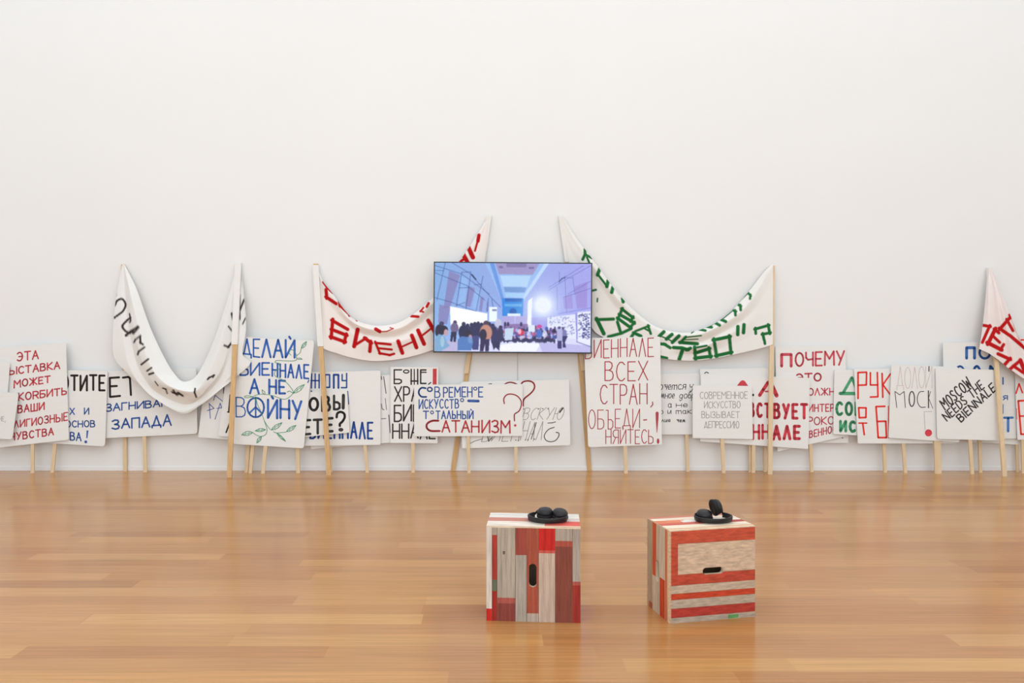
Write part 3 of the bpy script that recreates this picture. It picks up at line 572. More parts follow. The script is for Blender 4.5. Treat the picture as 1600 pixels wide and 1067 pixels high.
# --- red lettered banner, left pole to behind the screen
ban = empty('protest_banner', tuple(at_depth(600, 735, -.1) * np.array([1, 1, 0])), 'pinkish banner with red brushed capitals, running behind the left side of the screen', 'banner', BAN)
rf, rk = .225, .10
pole(ban, (514, 741), lean_y(rf, rk, 741), (493.5, 412), lean_y(rf, rk, 412), 7.2, .018, M_lath, floor=True)
pole(ban, (501.3, 541), lean_y(rf, rk, 541), (493.3, 414), lean_y(rf, rk, 414), 9.0, .026, M_sleeve, 'sleeve')
pole(ban, (708, 735), -.012, (734, 552), -.012, 7.5, .014, M_lath, floor=True)
pole(ban, (728.5, 583.5), -.028, (764.2, 338), -.028, 6.8, .016, M_pine, 'pole_extension')
pole(ban, (754, 409), -.028, (764.3, 336), -.028, 7.6, .022, M_sleeve, 'sleeve')
yl = lambda py: lean_y(rf, rk, py)
rowsR = [
 [(497.5, 424, yl(424)), (505, 440, -.075), (520, 459, -.07), (540, 486, -.06), (556, 500, -.055), (582, 508, -.05), (604, 508, -.05), (625, 503, -.05), (648, 489, -.05), (668, 472, -.05), (679, 461, -.05), (720, 405, -.045), (742, 372, -.04), (763, 338, -.03)],
 [(498, 428, yl(428) - .005), (506, 446, -.10), (521, 466, -.115), (541, 494, -.12), (560, 508, -.125), (584, 515, -.125), (606, 516, -.12), (628, 511, -.11), (650, 497, -.1), (669, 479, -.085), (681, 468, -.07), (724, 408, -.058), (745, 376, -.05), (763, 340, -.036)],
 [(499, 436, yl(436)), (506, 458, -.095), (519, 480, -.095), (540, 503, -.09), (560, 519, -.085), (586, 526, -.08), (610, 527, -.078), (632, 522, -.075), (654, 508, -.07), (672, 491, -.065), (684, 482, -.06), (728, 416, -.055), (747, 384, -.048), (763, 341, -.036)],
 [(500.5, 460, yl(460)), (507, 482, -.105), (518, 500, -.105), (539, 515, -.1), (561, 527, -.105), (588, 533, -.115), (614, 534, -.112), (638, 530, -.1), (660, 517, -.088), (677, 503, -.075), (690, 492, -.068), (733, 428, -.06), (750, 394, -.052), (763.5, 342, -.037)],
 [(503, 505, yl(505)), (510, 522, -.115), (520, 530, -.112), (541, 541, -.105), (564, 549, -.1), (588, 552, -.095), (617, 551, -.09), (643, 546, -.085), (664, 536, -.08), (684, 526, -.072), (704, 514, -.066), (742, 455, -.06), (755, 408, -.05), (764, 344, -.036)],
 [(505, 544, yl(544)), (514, 548, -.118), (524, 551, -.112), (543, 557, -.104), (566, 562, -.098), (588, 564, -.092), (620, 561.5, -.086), (650, 555, -.08), (672, 548, -.076), (700, 538, -.07), (722, 522, -.066), (748, 470, -.06), (757, 412, -.045), (764.5, 346, -.034)],
]
sr = [([(519.6, 501), (542, 513.8)], 4.2), ([(519.8, 500.5), (517.6, 526.5), (538.2, 533.8), (540.6, 523.4), (519, 515)], 4.4), ([(558.4, 517), (553.8, 539)], 5.2), ([(554, 539.5), (571, 529)], 3.6), ([(571, 529), (579, 535), (578, 547)], 4.6),
  ([(586.6, 535), (593.4, 551.5)], 3.2), ([(587.5, 535.8), (609, 538)], 3.2), ([(591, 544), (611, 546)], 2.8), ([(593.6, 552), (609, 554.6), (614.6, 553)], 3), ([(622.8, 535), (628, 549.5)], 5), ([(644.2, 526), (650, 541)], 5), ([(625, 543), (646, 533.6)], 2.4),
  ([(654, 518), (661.8, 535.5)], 5), ([(659, 524.6), (674, 513)], 2.6), ([(670, 502.5), (679, 518)], 5), ([(588.6, 515), (592, 517)], 4.4), ([(592, 518.4), (604, 517.8), (614, 513.4), (610, 512)], 1.4), ([(644, 494), (652, 494.6)], 3.4), ([(661, 481.4), (657.4, 486), (660.4, 487)], 2.4), ([(669, 475), (667.4, 478)], 3.4),
  ([(506.5, 442), (511.5, 449), (519, 456)], 3.8), ([(509.6, 454), (510.4, 464.5), (524, 473.6)], 4.2), ([(529.8, 471.5), (531, 477.6), (546.6, 492), (548, 490)], 3.2), ([(556.4, 499), (557, 500)], 2.4),
  ([(731.5, 386), (738, 400)], 5.6), ([(748, 369), (747, 375)], 4.4), ([(747, 374), (742.4, 391)], 2.6), ([(723.6, 397), (729.6, 408.5)], 5.6), ([(718.5, 409), (726, 404)], 3.6)]
cloth(rowsR, 420, 190, sr, (247, 238, 233), (192, 24, 28), ban, 'pinkish cloth with red capitals', .003, 5, keep=True, fat=1.3, tension=.6)

# --- green lettered banner, right of the screen
ban = empty('protest_banner', tuple(at_depth(1080, 735, -.1) * np.array([1, 1, 0])), 'white banner with green brushed capitals, slung to the right of the screen', 'banner', BAN)
gf, gk = .19, .085
pole(ban, (1203, 739), lean_y(gf, gk, 739), (1207, 415), lean_y(gf, gk, 415), 6.6, .018, M_pine, floor=True)
pole(ban, (921, 735), -.012, (906, 552), -.012, 7.0, .014, M_lath, floor=True)
pole(ban, (911.3, 579), -.028, (876.5, 338.5), -.028, 6.6, .016, M_pine, 'pole_extension')
pole(ban, (886.5, 409), -.028, (876, 337), -.028, 7.6, .022, M_sleeve, 'sleeve')
yg = lambda py: lean_y(gf, gk, py) - .016
rowsG = [
 [(878.5, 338, -0.03), (900, 371, -0.035), (916, 392, -0.04), (931, 412, -0.045), (947, 434, -0.05), (967, 460, -0.05), (992, 486, -0.05), (1021, 508, -0.05), (1046, 517, -0.05), (1071, 519.5, -0.05), (1094, 515, -0.05), (1119, 504, -0.05), (1146, 483, -0.048), (1172, 453, -0.044), (1193, 426, -0.04), (1207, 412, -0.04)],
 [(878.5, 340, -0.034), (899, 377, -0.05), (914, 398, -0.062), (929, 419, -0.075), (945, 442, -0.09), (966, 467, -0.1), (990, 491, -0.076), (1019, 512, -0.076), (1045, 521, -0.076), (1071, 524, -0.125), (1098, 520.5, -0.12), (1126, 508, -0.11), (1154, 490, -0.1), (1178, 463, -0.08), (1197, 432, -0.06), (1208, 415, -0.046)],
 [(878, 342, -0.034), (897, 382, -0.048), (911, 405, -0.055), (926, 430, -0.062), (942, 454, -0.07), (962, 480, -0.075), (986, 502, -0.076), (1015, 522, -0.076), (1045, 532, -0.076), (1073, 537, -0.09), (1102, 532, -0.088), (1132, 518, -0.084), (1158, 502, -0.08), (1181, 480, -0.074), (1199, 450, -0.062), (1208, 425, -0.05)],
 [(877.5, 344, -0.034), (894, 390, -0.045), (907, 416, -0.05), (920, 443, -0.058), (933, 470, -0.066), (952, 496, -0.076), (980, 515, -0.076), (1012, 531, -0.076), (1044, 540, -0.076), (1074, 544, -0.115), (1106, 539, -0.11), (1136, 525, -0.1), (1162, 512, -0.09), (1184, 495, -0.082), (1200, 470, -0.072), (1208, 450, -0.06)],
 [(877, 346, -0.034), (891, 396, -0.045), (903, 425, -0.05), (913, 455, -0.056), (924, 485, -0.062), (944, 508, -0.072), (975, 525, -0.076), (1008, 543, -0.076), (1042, 551, -0.076), (1075, 553, -0.084), (1109, 549, -0.084), (1140, 539, -0.085), (1165, 529, -0.088), (1186, 517, -0.09), (1200, 505, -0.088), (1207.8, 495, yg(495))],
 [(876.5, 348, -0.034), (887, 400, -0.042), (897, 440, -0.048), (907, 472, -0.055), (925, 512, -0.06), (942, 526.5, -0.066), (974, 541, -0.07), (1006, 554, -0.074), (1040, 560.5, -0.076), (1076, 563.5, -0.082), (1111, 560.5, -0.086), (1143, 554.5, -0.09), (1168, 549, -0.095), (1187, 544.5, -0.1), (1199, 541, -0.104), (1207.5, 538, yg(538))],
]
sg = [([(914, 391), (914, 397.5), (911, 404)], 3.6), ([(915, 398), (923.6, 402.4)], 3.2), ([(917.4, 402.6), (921, 411)], 2.6), ([(936.3, 422), (934.2, 428)], 4.4), ([(934.4, 429), (946, 444)], 2.8), ([(949.8, 440.4), (948.6, 446)], 4.4), ([(957.2, 450.6), (956.2, 455)], 4.4), ([(973, 468), (973.4, 470)], 4.2),
  ([(972, 483), (965.8, 497.6)], 3.8), ([(972, 483), (988.6, 496)], 3.6), ([(965.8, 497.6), (985, 511.6)], 4.0), ([(988.6, 496), (986, 501), (990.4, 504.4), (985, 511.6)], 3.8), ([(968.6, 491.6), (986, 501.4)], 4.0),
  ([(994, 517), (1013, 509.6)], 3.0), ([(1012.8, 509.4), (1016.4, 520.2)], 3.2), ([(1006, 512.6), (1015, 517.4)], 2.4), ([(1036, 519.6), (1031.4, 524)], 4.4), ([(1048.6, 523.6), (1042.6, 528.6)], 4.4), ([(1059.6, 526), (1051.8, 533.6)], 4.4), ([(1031, 524.6), (1042, 529), (1051.6, 534)], 1.8),
  ([(1070.6, 527.4), (1063.4, 534.8)], 3.6), ([(1070.6, 527), (1095, 524.4)], 1.8), ([(1070, 530.8), (1090, 529.8)], 1.4), ([(1063.6, 535), (1088, 537)], 4.2),
  ([(1169.6, 458.4), (1172.4, 461.5), (1172, 465.6)], 3), ([(1169, 458), (1152.4, 474)], 1.4), ([(1152.6, 475.2), (1156.6, 477.8), (1157.2, 483)], 3.4), ([(1142, 483), (1148.6, 486.2), (1149, 491)], 3.4), ([(1143, 487), (1129.6, 498)], 1.4), ([(1122.6, 497.2), (1132.6, 501.8)], 3.8),
  ([(1114.4, 502.4), (1123, 507.4)], 3.8), ([(1103, 509.8), (1110.4, 511)], 3.6), ([(1094, 514.8), (1101, 516.2)], 3.2), ([(1081, 520), (1083.6, 518)], 1.6), ([(1110, 509.6), (1116, 505)], 1.3),
  ([(957, 498.5), (933, 499.4)], 4.0), ([(932.8, 499.4), (942.6, 519.6)], 4.8), ([(965.2, 504.4), (969.6, 519)], 3.8), ([(984.6, 514.2), (970.7, 520.7), (952, 525.6)], 3.8), ([(991, 520.4), (1000, 524.4)], 4), ([(990.6, 520.6), (987.4, 525)], 4),
  ([(1028, 537), (1033, 537.3), (1038.5, 538), (1046, 542.6)], 3.8), ([(1026, 556), (1040.6, 559.2)], 3.6), ([(1054, 543), (1065.5, 543.7), (1074, 546), (1077.4, 544.6)], 4.2), ([(1066.6, 546), (1062, 559.6)], 4.8), ([(1085.4, 543.6), (1086.8, 560)], 4.2), ([(1087, 559.4), (1110, 556.8)], 4.2),
  ([(1110, 556.6), (1107.8, 545)], 4.2), ([(1087, 551.4), (1107.6, 545)], 4.2), ([(1087.5, 543), (1103, 540.2)], 2.6), ([(1115.6, 531), (1139.6, 526), (1142, 550.6), (1119.6, 555.6), (1115.6, 531)], 4.2),
  ([(1152.9, 512), (1152.7, 521)], 4.4), ([(1162.4, 509), (1161.8, 518)], 4.4), ([(1180.8, 519.6), (1180.4, 514), (1200.4, 508.4), (1202.6, 520), (1192, 522.2), (1193.4, 529)], 3.6), ([(1194.6, 533), (1195, 535.6)], 3.4), ([(926, 454), (930, 453)], 2.8), ([(933.6, 467), (933.2, 470.5)], 2)]
cloth(rowsG, 430, 190, sg, (242, 239, 234), (36, 112, 58), ban, 'white cloth with green capitals', .003, 8, keep=True, fat=1.3, tension=.6)

# --- red lettered banner bunched at the right edge
ban = empty('protest_banner', tuple(at_depth(1569, 735, -.25) * np.array([1, 1, 0])), 'bunched pinkish banner with red capitals at the right edge of the photo', 'banner', BAN)
ef, ek = .285, .133
pole(ban, (1569.2, 742), lean_y(ef, ek, 742), (1546, 419.5), lean_y(ef, ek, 419.5), 6.6, .018, M_pine, floor=True)
pole(ban, (1551.5, 492), lean_y(ef, ek, 492), (1546, 418), lean_y(ef, ek, 418), 7.6, .024, M_sleeve, 'sleeve')
rowsE = [
 [(1544, 419, -.045), (1541.5, 445, -.07), (1539, 475, -.095), (1535, 512, -.12), (1530, 545, -.14)],
 [(1545, 418.5, -.06), (1545, 448, -.10), (1545, 482, -.145), (1545.5, 520, -.18), (1545, 552, -.20)],
 [(1546, 418, -.062), (1551, 450, -.105), (1555, 487, -.14), (1559, 528, -.165), (1561, 563, -.185)],
 [(1546.8, 418, -.058), (1555, 452, -.09), (1562, 490, -.115), (1569, 535, -.145), (1575, 575, -.17)],
 [(1547.5, 418, -.058), (1559, 453, -.095), (1569, 492, -.145), (1581, 540, -.19), (1594, 588, -.205)],
 [(1548, 418, -.05), (1562, 453, -.08), (1575, 491, -.11), (1594, 542, -.145), (1625, 606, -.18)],
 [(1548.4, 418, -.045), (1563.5, 453, -.075), (1578.5, 492, -.12), (1604, 546, -.17), (1662, 604, -.19)],
]
se = [([(1538, 508.5), (1546, 510), (1535.6, 533.5)], 3.8), ([(1554.7, 515), (1544.2, 536), (1563.4, 545.8)], 4.8), ([(1551.5, 525), (1561, 534)], 3.6), ([(1563.8, 545.6), (1567.4, 539.6)], 3.8), ([(1554.6, 515), (1559.4, 519)], 4), ([(1576, 498.6), (1562.6, 513.6)], 4.2), ([(1562.6, 513.8), (1579, 525), (1606, 548)], 4.2), ([(1573.5, 500), (1582, 515.4)], 3.6),
  ([(1561, 553.5), (1577.4, 561), (1568, 572), (1561, 567.6)], 4.2), ([(1592, 565), (1576, 578.5), (1598, 594.6)], 4.2), ([(1584.4, 572.4), (1597, 581)], 3.8), ([(1595, 564.5), (1602, 583)], 5), ([(1577.6, 493), (1578.6, 496)], 3)]
cloth(rowsE, 200, 240, se, (246, 234, 230), (198, 28, 32), ban, 'pinkish cloth with red capitals', .003, 11, keep=True, fat=1.35, tension=.5)

# ------------------------------------------------------------------ screen on the wall
def paint_screen(W_, H_):
    yy_, xx_ = np.mgrid[0:H_, 0:W_]; X = 108 + xx_ / (W_ - 1) * 1402; Y = 125 + yy_ / (H_ - 1) * 795
    img = np.zeros((H_, W_, 3))
    t = np.clip((X - 108) / 1402, 0, 1)[..., None]
    img[:] = np.array((132, 172, 226)) * (1 - t) + np.array((166, 164, 236)) * t
    img += (np.clip((Y - 400) / 500, 0, 1) * 14)[..., None]
    def inside(p):
        m = np.zeros(X.shape, bool); n = len(p)
        for i in range(n):
            x0, y0 = p[i]; x1, y1_ = p[(i + 1) % n]
            if y0 == y1_: continue
            c = ((Y >= min(y0, y1_)) & (Y < max(y0, y1_)) & (X < (x1 - x0) * (Y - y0) / (y1_ - y0) + x0)); m ^= c
        return m
    def P(c, *p, a=1.0):
        m = inside(p); img[m] = img[m] * (1 - a) + np.array(c, float) * a
    def E(c, x, y, rx, ry, a=1.0):
        d = ((X - x) / rx) ** 2 + ((Y - y) / ry) ** 2; k = np.clip((1.12 - d) / .24, 0, 1)[..., None] * a
        img[:] = img * (1 - k) + np.array(c, float) * k
    def Ln(c, p, w=5, a=.8):
        for q, r in zip(p[:-1], p[1:]):
            dx, dy = r[0] - q[0], r[1] - q[1]; s = np.clip(((X - q[0]) * dx + (Y - q[1]) * dy) / (dx * dx + dy * dy), 0, 1)
            d = np.hypot(X - q[0] - s * dx, Y - q[1] - s * dy); k = (np.clip((w / 2 + 1.5 - d) / 3, 0, 1) * a)[..., None]
            img[:] = img * (1 - k) + np.array(c, float) * k
    # ceiling and hall
    P((150, 186, 240), (560, 125), (1130, 125), (905, 470), (715, 470))
    P((104, 150, 224), (600, 125), (640, 125), (740, 480), (715, 480)); P((190, 214, 248), (1090, 125), (1130, 125), (910, 450), (895, 430))
    P((156, 146, 196), (650, 125), (1045, 125), (985, 228), (682, 222)); P((128, 118, 170), (750, 125), (930, 125), (930, 160), (750, 160)); P((112, 104, 160), (680, 150), (715, 150), (720, 170), (685, 170)); P((112, 104, 160), (950, 155), (1000, 155), (995, 172), (950, 172))
    P((178, 212, 246), (692, 235), (968, 238), (935, 335), (722, 332)); P((112, 150, 212), (728, 338), (932, 342), (915, 386), (738, 384)); P((160, 204, 246), (740, 390), (915, 392), (902, 432), (742, 430))
    P((48, 134, 222), (712, 440), (905, 440), (900, 598), (716, 598)); P((34, 96, 184), (735, 438), (895, 440), (890, 470), (742, 470)); E((28, 88, 176), 812, 560, 32, 32); P((96, 170, 232), (735, 490), (895, 490), (893, 512), (737, 512))
    P((226, 240, 255), (762, 576), (880, 576), (880, 604), (762, 604))
    # left wall bays
    for q in [[(235, 195), (335, 235), (250, 520), (188, 540)], [(408, 335), (468, 350), (430, 520), (382, 512)], [(520, 430), (548, 432), (532, 560), (508, 556)], [(575, 470), (592, 474), (588, 560), (572, 560)], [(150, 500), (250, 520), (220, 680), (140, 660)]]:
        P((132, 122, 178), *q, a=.75)
    for q in [[(350, 250), (405, 270), (375, 500), (320, 500)], [(470, 370), (515, 390), (500, 530), (450, 530)]]: P((150, 190, 240), *q, a=.6)
    for q in [[(1360, 330), (1475, 285), (1475, 520), (1385, 530)], [(1260, 420), (1340, 400), (1350, 530), (1270, 530)]]: P((150, 128, 206), *q, a=.6)
    LC = (40, 62, 128)
    for p in [[(110, 150), (350, 225), (600, 405)], [(108, 215), (400, 330), (560, 460)], [(265, 125), (430, 225), (610, 430), (700, 520)], [(200, 125), (128, 460)], [(350, 205), (302, 515)], [(432, 205), (388, 545)], [(108, 438), (260, 480), (480, 560)], [(350, 210), (430, 205)], [(325, 350), (420, 345)], [(540, 240), (480, 560)], [(108, 195), (190, 195)], [(460, 320), (530, 315)], [(300, 510), (380, 480)], [(620, 450), (640, 560)], [(590, 440), (580, 560)]]:
        Ln(LC, p, 4.2)
    Ln((18, 24, 48), [(440, 230), (475, 272)], 12)
    for p in [[(1508, 140), (1270, 275), (1130, 365)], [(1508, 280), (1300, 400)], [(1440, 140), (1130, 340)], [(1508, 345), (1270, 425)], [(1275, 235), (1292, 565)], [(1345, 240), (1365, 400)], [(1225, 200), (1225, 300)], [(1205, 340), (1210, 540)], [(1215, 575), (1330, 555), (1508, 520)], [(1270, 245), (1345, 255)]]:
        Ln((86, 92, 178), p, 4)
    Ln((40, 44, 90), [(1225, 285), (1250, 258), (1275, 250)], 9)
    # lit panels
    P((252, 254, 255), (245, 515), (582, 578), (582, 690), (255, 730)); P((238, 248, 255), (598, 520), (670, 520), (668, 650), (598, 650)); P((120, 128, 180), (625, 540), (665, 540), (665, 555), (625, 555))
    P((176, 168, 224), (715, 600), (945, 600), (945, 690), (715, 690)); Ln((222, 220, 250), [(830, 600), (830, 690)], 4)
    P((252, 253, 255), (945, 460), (985, 430), (975, 690), (940, 690)); P((148, 142, 226), (985, 610), (1130, 600), (1130, 720), (985, 700), a=.8)
    P((228, 232, 255), (1120, 610), (1370, 578), (1385, 830), (1120, 740)); P((232, 236, 255), (1390, 565), (1508, 555), (1508, 862), (1395, 832))
    P((216, 218, 250), (108, 830), (720, 800), (1508, 800), (1508, 925), (108, 925)); P((244, 246, 255), (700, 860), (900, 828), (1060, 850), (1020, 915), (700, 918)); P((180, 172, 228), (1040, 830), (1508, 860), (1508, 925), (1080, 925), a=.7); P((170, 160, 200), (108, 830), (320, 820), (330, 925), (108, 925), a=.6)
    P((232, 236, 255), (1395, 560), (1508, 550), (1508, 862), (1395, 832)); Ln((90, 92, 160), [(1385, 825), (1508, 868)], 7); Ln((120, 122, 190), [(1378, 570), (1388, 825)], 7)
    r_ = np.random.RandomState(4)
    for _ in range(120):
        E((64, 68, 130), r_.uniform(1400, 1500), r_.uniform(570, 800), r_.uniform(4, 11), r_.uniform(3, 7), .8)
    for _ in range(130):
        E((112, 116, 180), r_.uniform(1140, 1365), r_.uniform(600, 760), r_.uniform(3, 8), r_.uniform(3, 6), .7)
    # flare of the lamp
    d = np.hypot(X - 1080, Y - 500); g = np.clip(np.exp(-(d / 82) ** 2) * 1.7, 0, 1)[..., None]; img[:] = img * (1 - g) + 255 * g
    g = (np.exp(-(d / 190) ** 2) * .5)[..., None]; img[:] = img * (1 - g) + np.array((214, 230, 255)) * g
    # crowd
    for _ in range(210):
        x = r_.uniform(640, 1215); y = r_.uniform(700, 815)
        c = [(46, 44, 88), (70, 58, 118), (122, 66, 132), (60, 84, 164), (168, 88, 140), (210, 206, 240), (96, 66, 124), (38, 36, 70), (196, 96, 120)][r_.randint(9)]
        E(c, x, y, r_.uniform(7, 16), r_.uniform(10, 22), .85)
    for x in range(690, 1200, 15): E((40, 40, 84), x, 812 + r_.uniform(-6, 10), 9, 20, .9)
    P((132, 104, 160), (740, 672), (945, 668), (945, 710), (740, 715), a=.8)
    for x in (742, 768, 886): E((56, 48, 96), x, 672, 11, 20)
    P((196, 216, 238), (738, 712), (820, 706), (806, 815), (740, 818)); P((222, 230, 250), (948, 680), (1010, 680), (1010, 740), (948, 740)); E((216, 50, 78), 884, 745, 22, 30); E((242, 210, 230), 872, 738, 16, 24, .8); E((236, 226, 240), 886, 795, 14, 20, .7); E((76, 112, 200), 1050, 755, 26, 38); E((224, 226, 246), 1098, 760, 20, 34, .8); E((206, 70, 150), 1050, 690, 22, 16)
    E((206, 200, 220), 680, 665, 30, 42, .8)
    for x, y, s in [(405, 690, 1), (440, 680, .9), (470, 672, .9), (500, 668, .9), (530, 680, 1), (630, 690, 1.1), (600, 672, .9), (650, 720, 1), (700, 700, .8)]:
        E((44, 42, 78), x, y, 17 * s, 20 * s); E((52, 50, 92), x, y + 55, 34 * s, 55 * s)
    E((48, 46, 86), 370, 675, 18, 20); E((40, 42, 80), 370, 745, 46, 62); P((44, 44, 84), (330, 760), (410, 760), (400, 810), (335, 810))
    E((70, 56, 92), 292, 662, 17, 20); E((112, 100, 140), 288, 710, 36, 46); P((42, 42, 78), (258, 745), (308, 745), (300, 835), (282, 835), (278, 780), (268, 835), (250, 832))
    E((46, 46, 88), 480, 740, 52, 66); P((66, 70, 128), (440, 780), (510, 780), (505, 905), (450, 905))
    E((78, 58, 84), 572, 668, 26, 26); E((196, 140, 124), 570, 752, 56, 74); E((44, 38, 66), 545, 770, 32, 52); P((52, 44, 86), (522, 810), (604, 810), (596, 918), (566, 918), (564, 850), (548, 918), (516, 918))
    E((52, 52, 98), 655, 810, 40, 60); P((46, 46, 88), (622, 830), (700, 830), (690, 912), (660, 880), (640, 906))
    E((66, 58, 100), 172, 672, 22, 20); E((44, 38, 66), 150, 740, 36, 60); E((38, 34, 58), 186, 728, 44, 40); E((196, 158, 170), 212, 752, 20, 30); P((126, 170, 208), (115, 800), (150, 765), (200, 785), (228, 850), (250, 870), (170, 918), (110, 918)); E((178, 206, 228), 180, 835, 18, 50, .7)
    E((46, 40, 66), 412, 762, 36, 34); E((188, 140, 158), 430, 790, 16, 22); P((84, 124, 190), (318, 815), (350, 785), (420, 790), (458, 830), (440, 912), (316, 912)); E((120, 160, 212), 430, 815, 22, 32, .7)
    E((84, 76, 124), 1228, 702, 14, 14); P((176, 178, 222), (1205, 712), (1255, 712), (1262, 820), (1208, 822)); P((58, 52, 110), (1212, 820), (1252, 820), (1250, 890), (1216, 890)); E((88, 80, 130), 1262, 706, 13, 13); P((120, 122, 176), (1256, 718), (1288, 720), (1300, 780), (1258, 780)); P((52, 48, 104), (1256, 775), (1305, 775), (1280, 830), (1290, 880), (1262, 880))
    for _ in range(2):
        p = np.pad(img, ((1, 1), (1, 1), (0, 0)), 'edge')
        img = (p[:-2, 1:-1] + p[2:, 1:-1] + p[1:-1, :-2] + p[1:-1, 2:] + 2 * p[1:-1, 1:-1]) / 6
    img += r_.normal(0, 4, img.shape[:2])[..., None]
    return np.clip(img, 0, 255)
sx0, sx1, sy0, sy1 = 677.3, 925.0, 409.6, 551.8
TVY = -.16
a_, c_ = at_depth(sx0, sy1, TVY), at_depth(sx1, sy0, TVY)
tx0, tx1, tz0, tz1 = a_[0], c_[0], a_[2], c_[2]
tilt = math.radians(-.45); tcx, tcz = (tx0 + tx1) / 2, (tz0 + tz1) / 2
def tvp(x, y, z):
    dx, dz = x - tcx, z - tcz
    return (tcx + dx * math.cos(tilt) - dz * math.sin(tilt), y, tcz + dx * math.sin(tilt) + dz * math.cos(tilt))
tv = empty('television', (tcx, 0, tz0), 'flat wall-mounted screen showing a blue-lit exhibition hall crowd', 'screen')
b = MB(); bz = .010
b.box(tx0, tx1, TVY + .006, TVY + .034, tz0, tz1)
b.box(tx0 + .35, tx1 - .35, TVY + .034, TVY + .05, tz0 + .15, tz1 - .15)
mesh('casing', [tvp(*v) for v in b.v], b.f, M_bezel, tv)
b = MB()
for q in ((tx0, tx1, tz1 - bz, tz1), (tx0, tx1, tz0, tz0 + bz * 1.3), (tx0, tx0 + bz, tz0 + bz * 1.3, tz1 - bz), (tx1 - bz, tx1, tz0 + bz * 1.3, tz1 - bz)): b.box(q[0], q[1], TVY, TVY + .006, q[2], q[3])
mesh('bezel', [tvp(*v) for v in b.v], b.f, M_bezel, tv)
b = MB(); b.box(tcx - .2, tcx + .2, TVY + .05, -.002, tcz - .12, tcz + .12); mesh('wall_bracket', b.v, b.f, M_bezel, tv)
W_, H_ = 420, 240
pic = lin(paint_screen(W_, H_)).reshape(-1, 3)
gx, gz = np.meshgrid(np.linspace(tx0 + bz, tx1 - bz, W_), np.linspace(tz1 - bz, tz0 + bz * 1.3, H_))
pv = [tvp(x, TVY + .003, z) for x, z in zip(gx.ravel(), gz.ravel())]
idx = np.arange(W_ * H_).reshape(H_, W_)
pf = np.stack([idx[:-1, :-1], idx[1:, :-1], idx[1:, 1:], idx[:-1, 1:]], -1).reshape(-1, 4).tolist()
me = bpy.data.meshes.new('display'); off = OFF[tv.name]
me.from_pydata([tuple(Vector(q) - off) for q in pv], [], pf)
at = me.color_attributes.new('picture', 'FLOAT_COLOR', 'POINT'); at.data.foreach_set('color', np.c_[pic, np.ones(len(pic))].astype(np.float32).ravel())
M_scr = bpy.data.materials.new('display_picture'); M_scr.use_nodes = True; nt = M_scr.node_tree; pbs = nt.nodes['Principled BSDF']
an = nt.nodes.new('ShaderNodeAttribute'); an.attribute_name = 'picture'
pbs.inputs['Base Color'].default_value = (.01, .01, .012, 1); pbs.inputs['Roughness'].default_value = .25; pbs.inputs['Specular IOR Level'].default_value = .2
nt.links.new(an.outputs['Color'], pbs.inputs['Emission Color']); pbs.inputs['Emission Strength'].default_value = 1.0
me.materials.append(M_scr); o = bpy.data.objects.new('display', me); COL.objects.link(o); o.parent = tv
# thin mains cable down the wall from the screen
x = at_depth(808.8, 560, -.004)[0]
b = MB(); b.prism([(x + .0035 * math.cos(t * math.pi / 3), -.0036 + .0035 * math.sin(t * math.pi / 3), .45) for t in range(6)], [(x + .0035 * math.cos(t * math.pi / 3), -.0036 + .0035 * math.sin(t * math.pi / 3), tz0 + .25) for t in range(6)])
mesh('cable', b.v, b.f, M_cable, tv, 'thin pale cable')

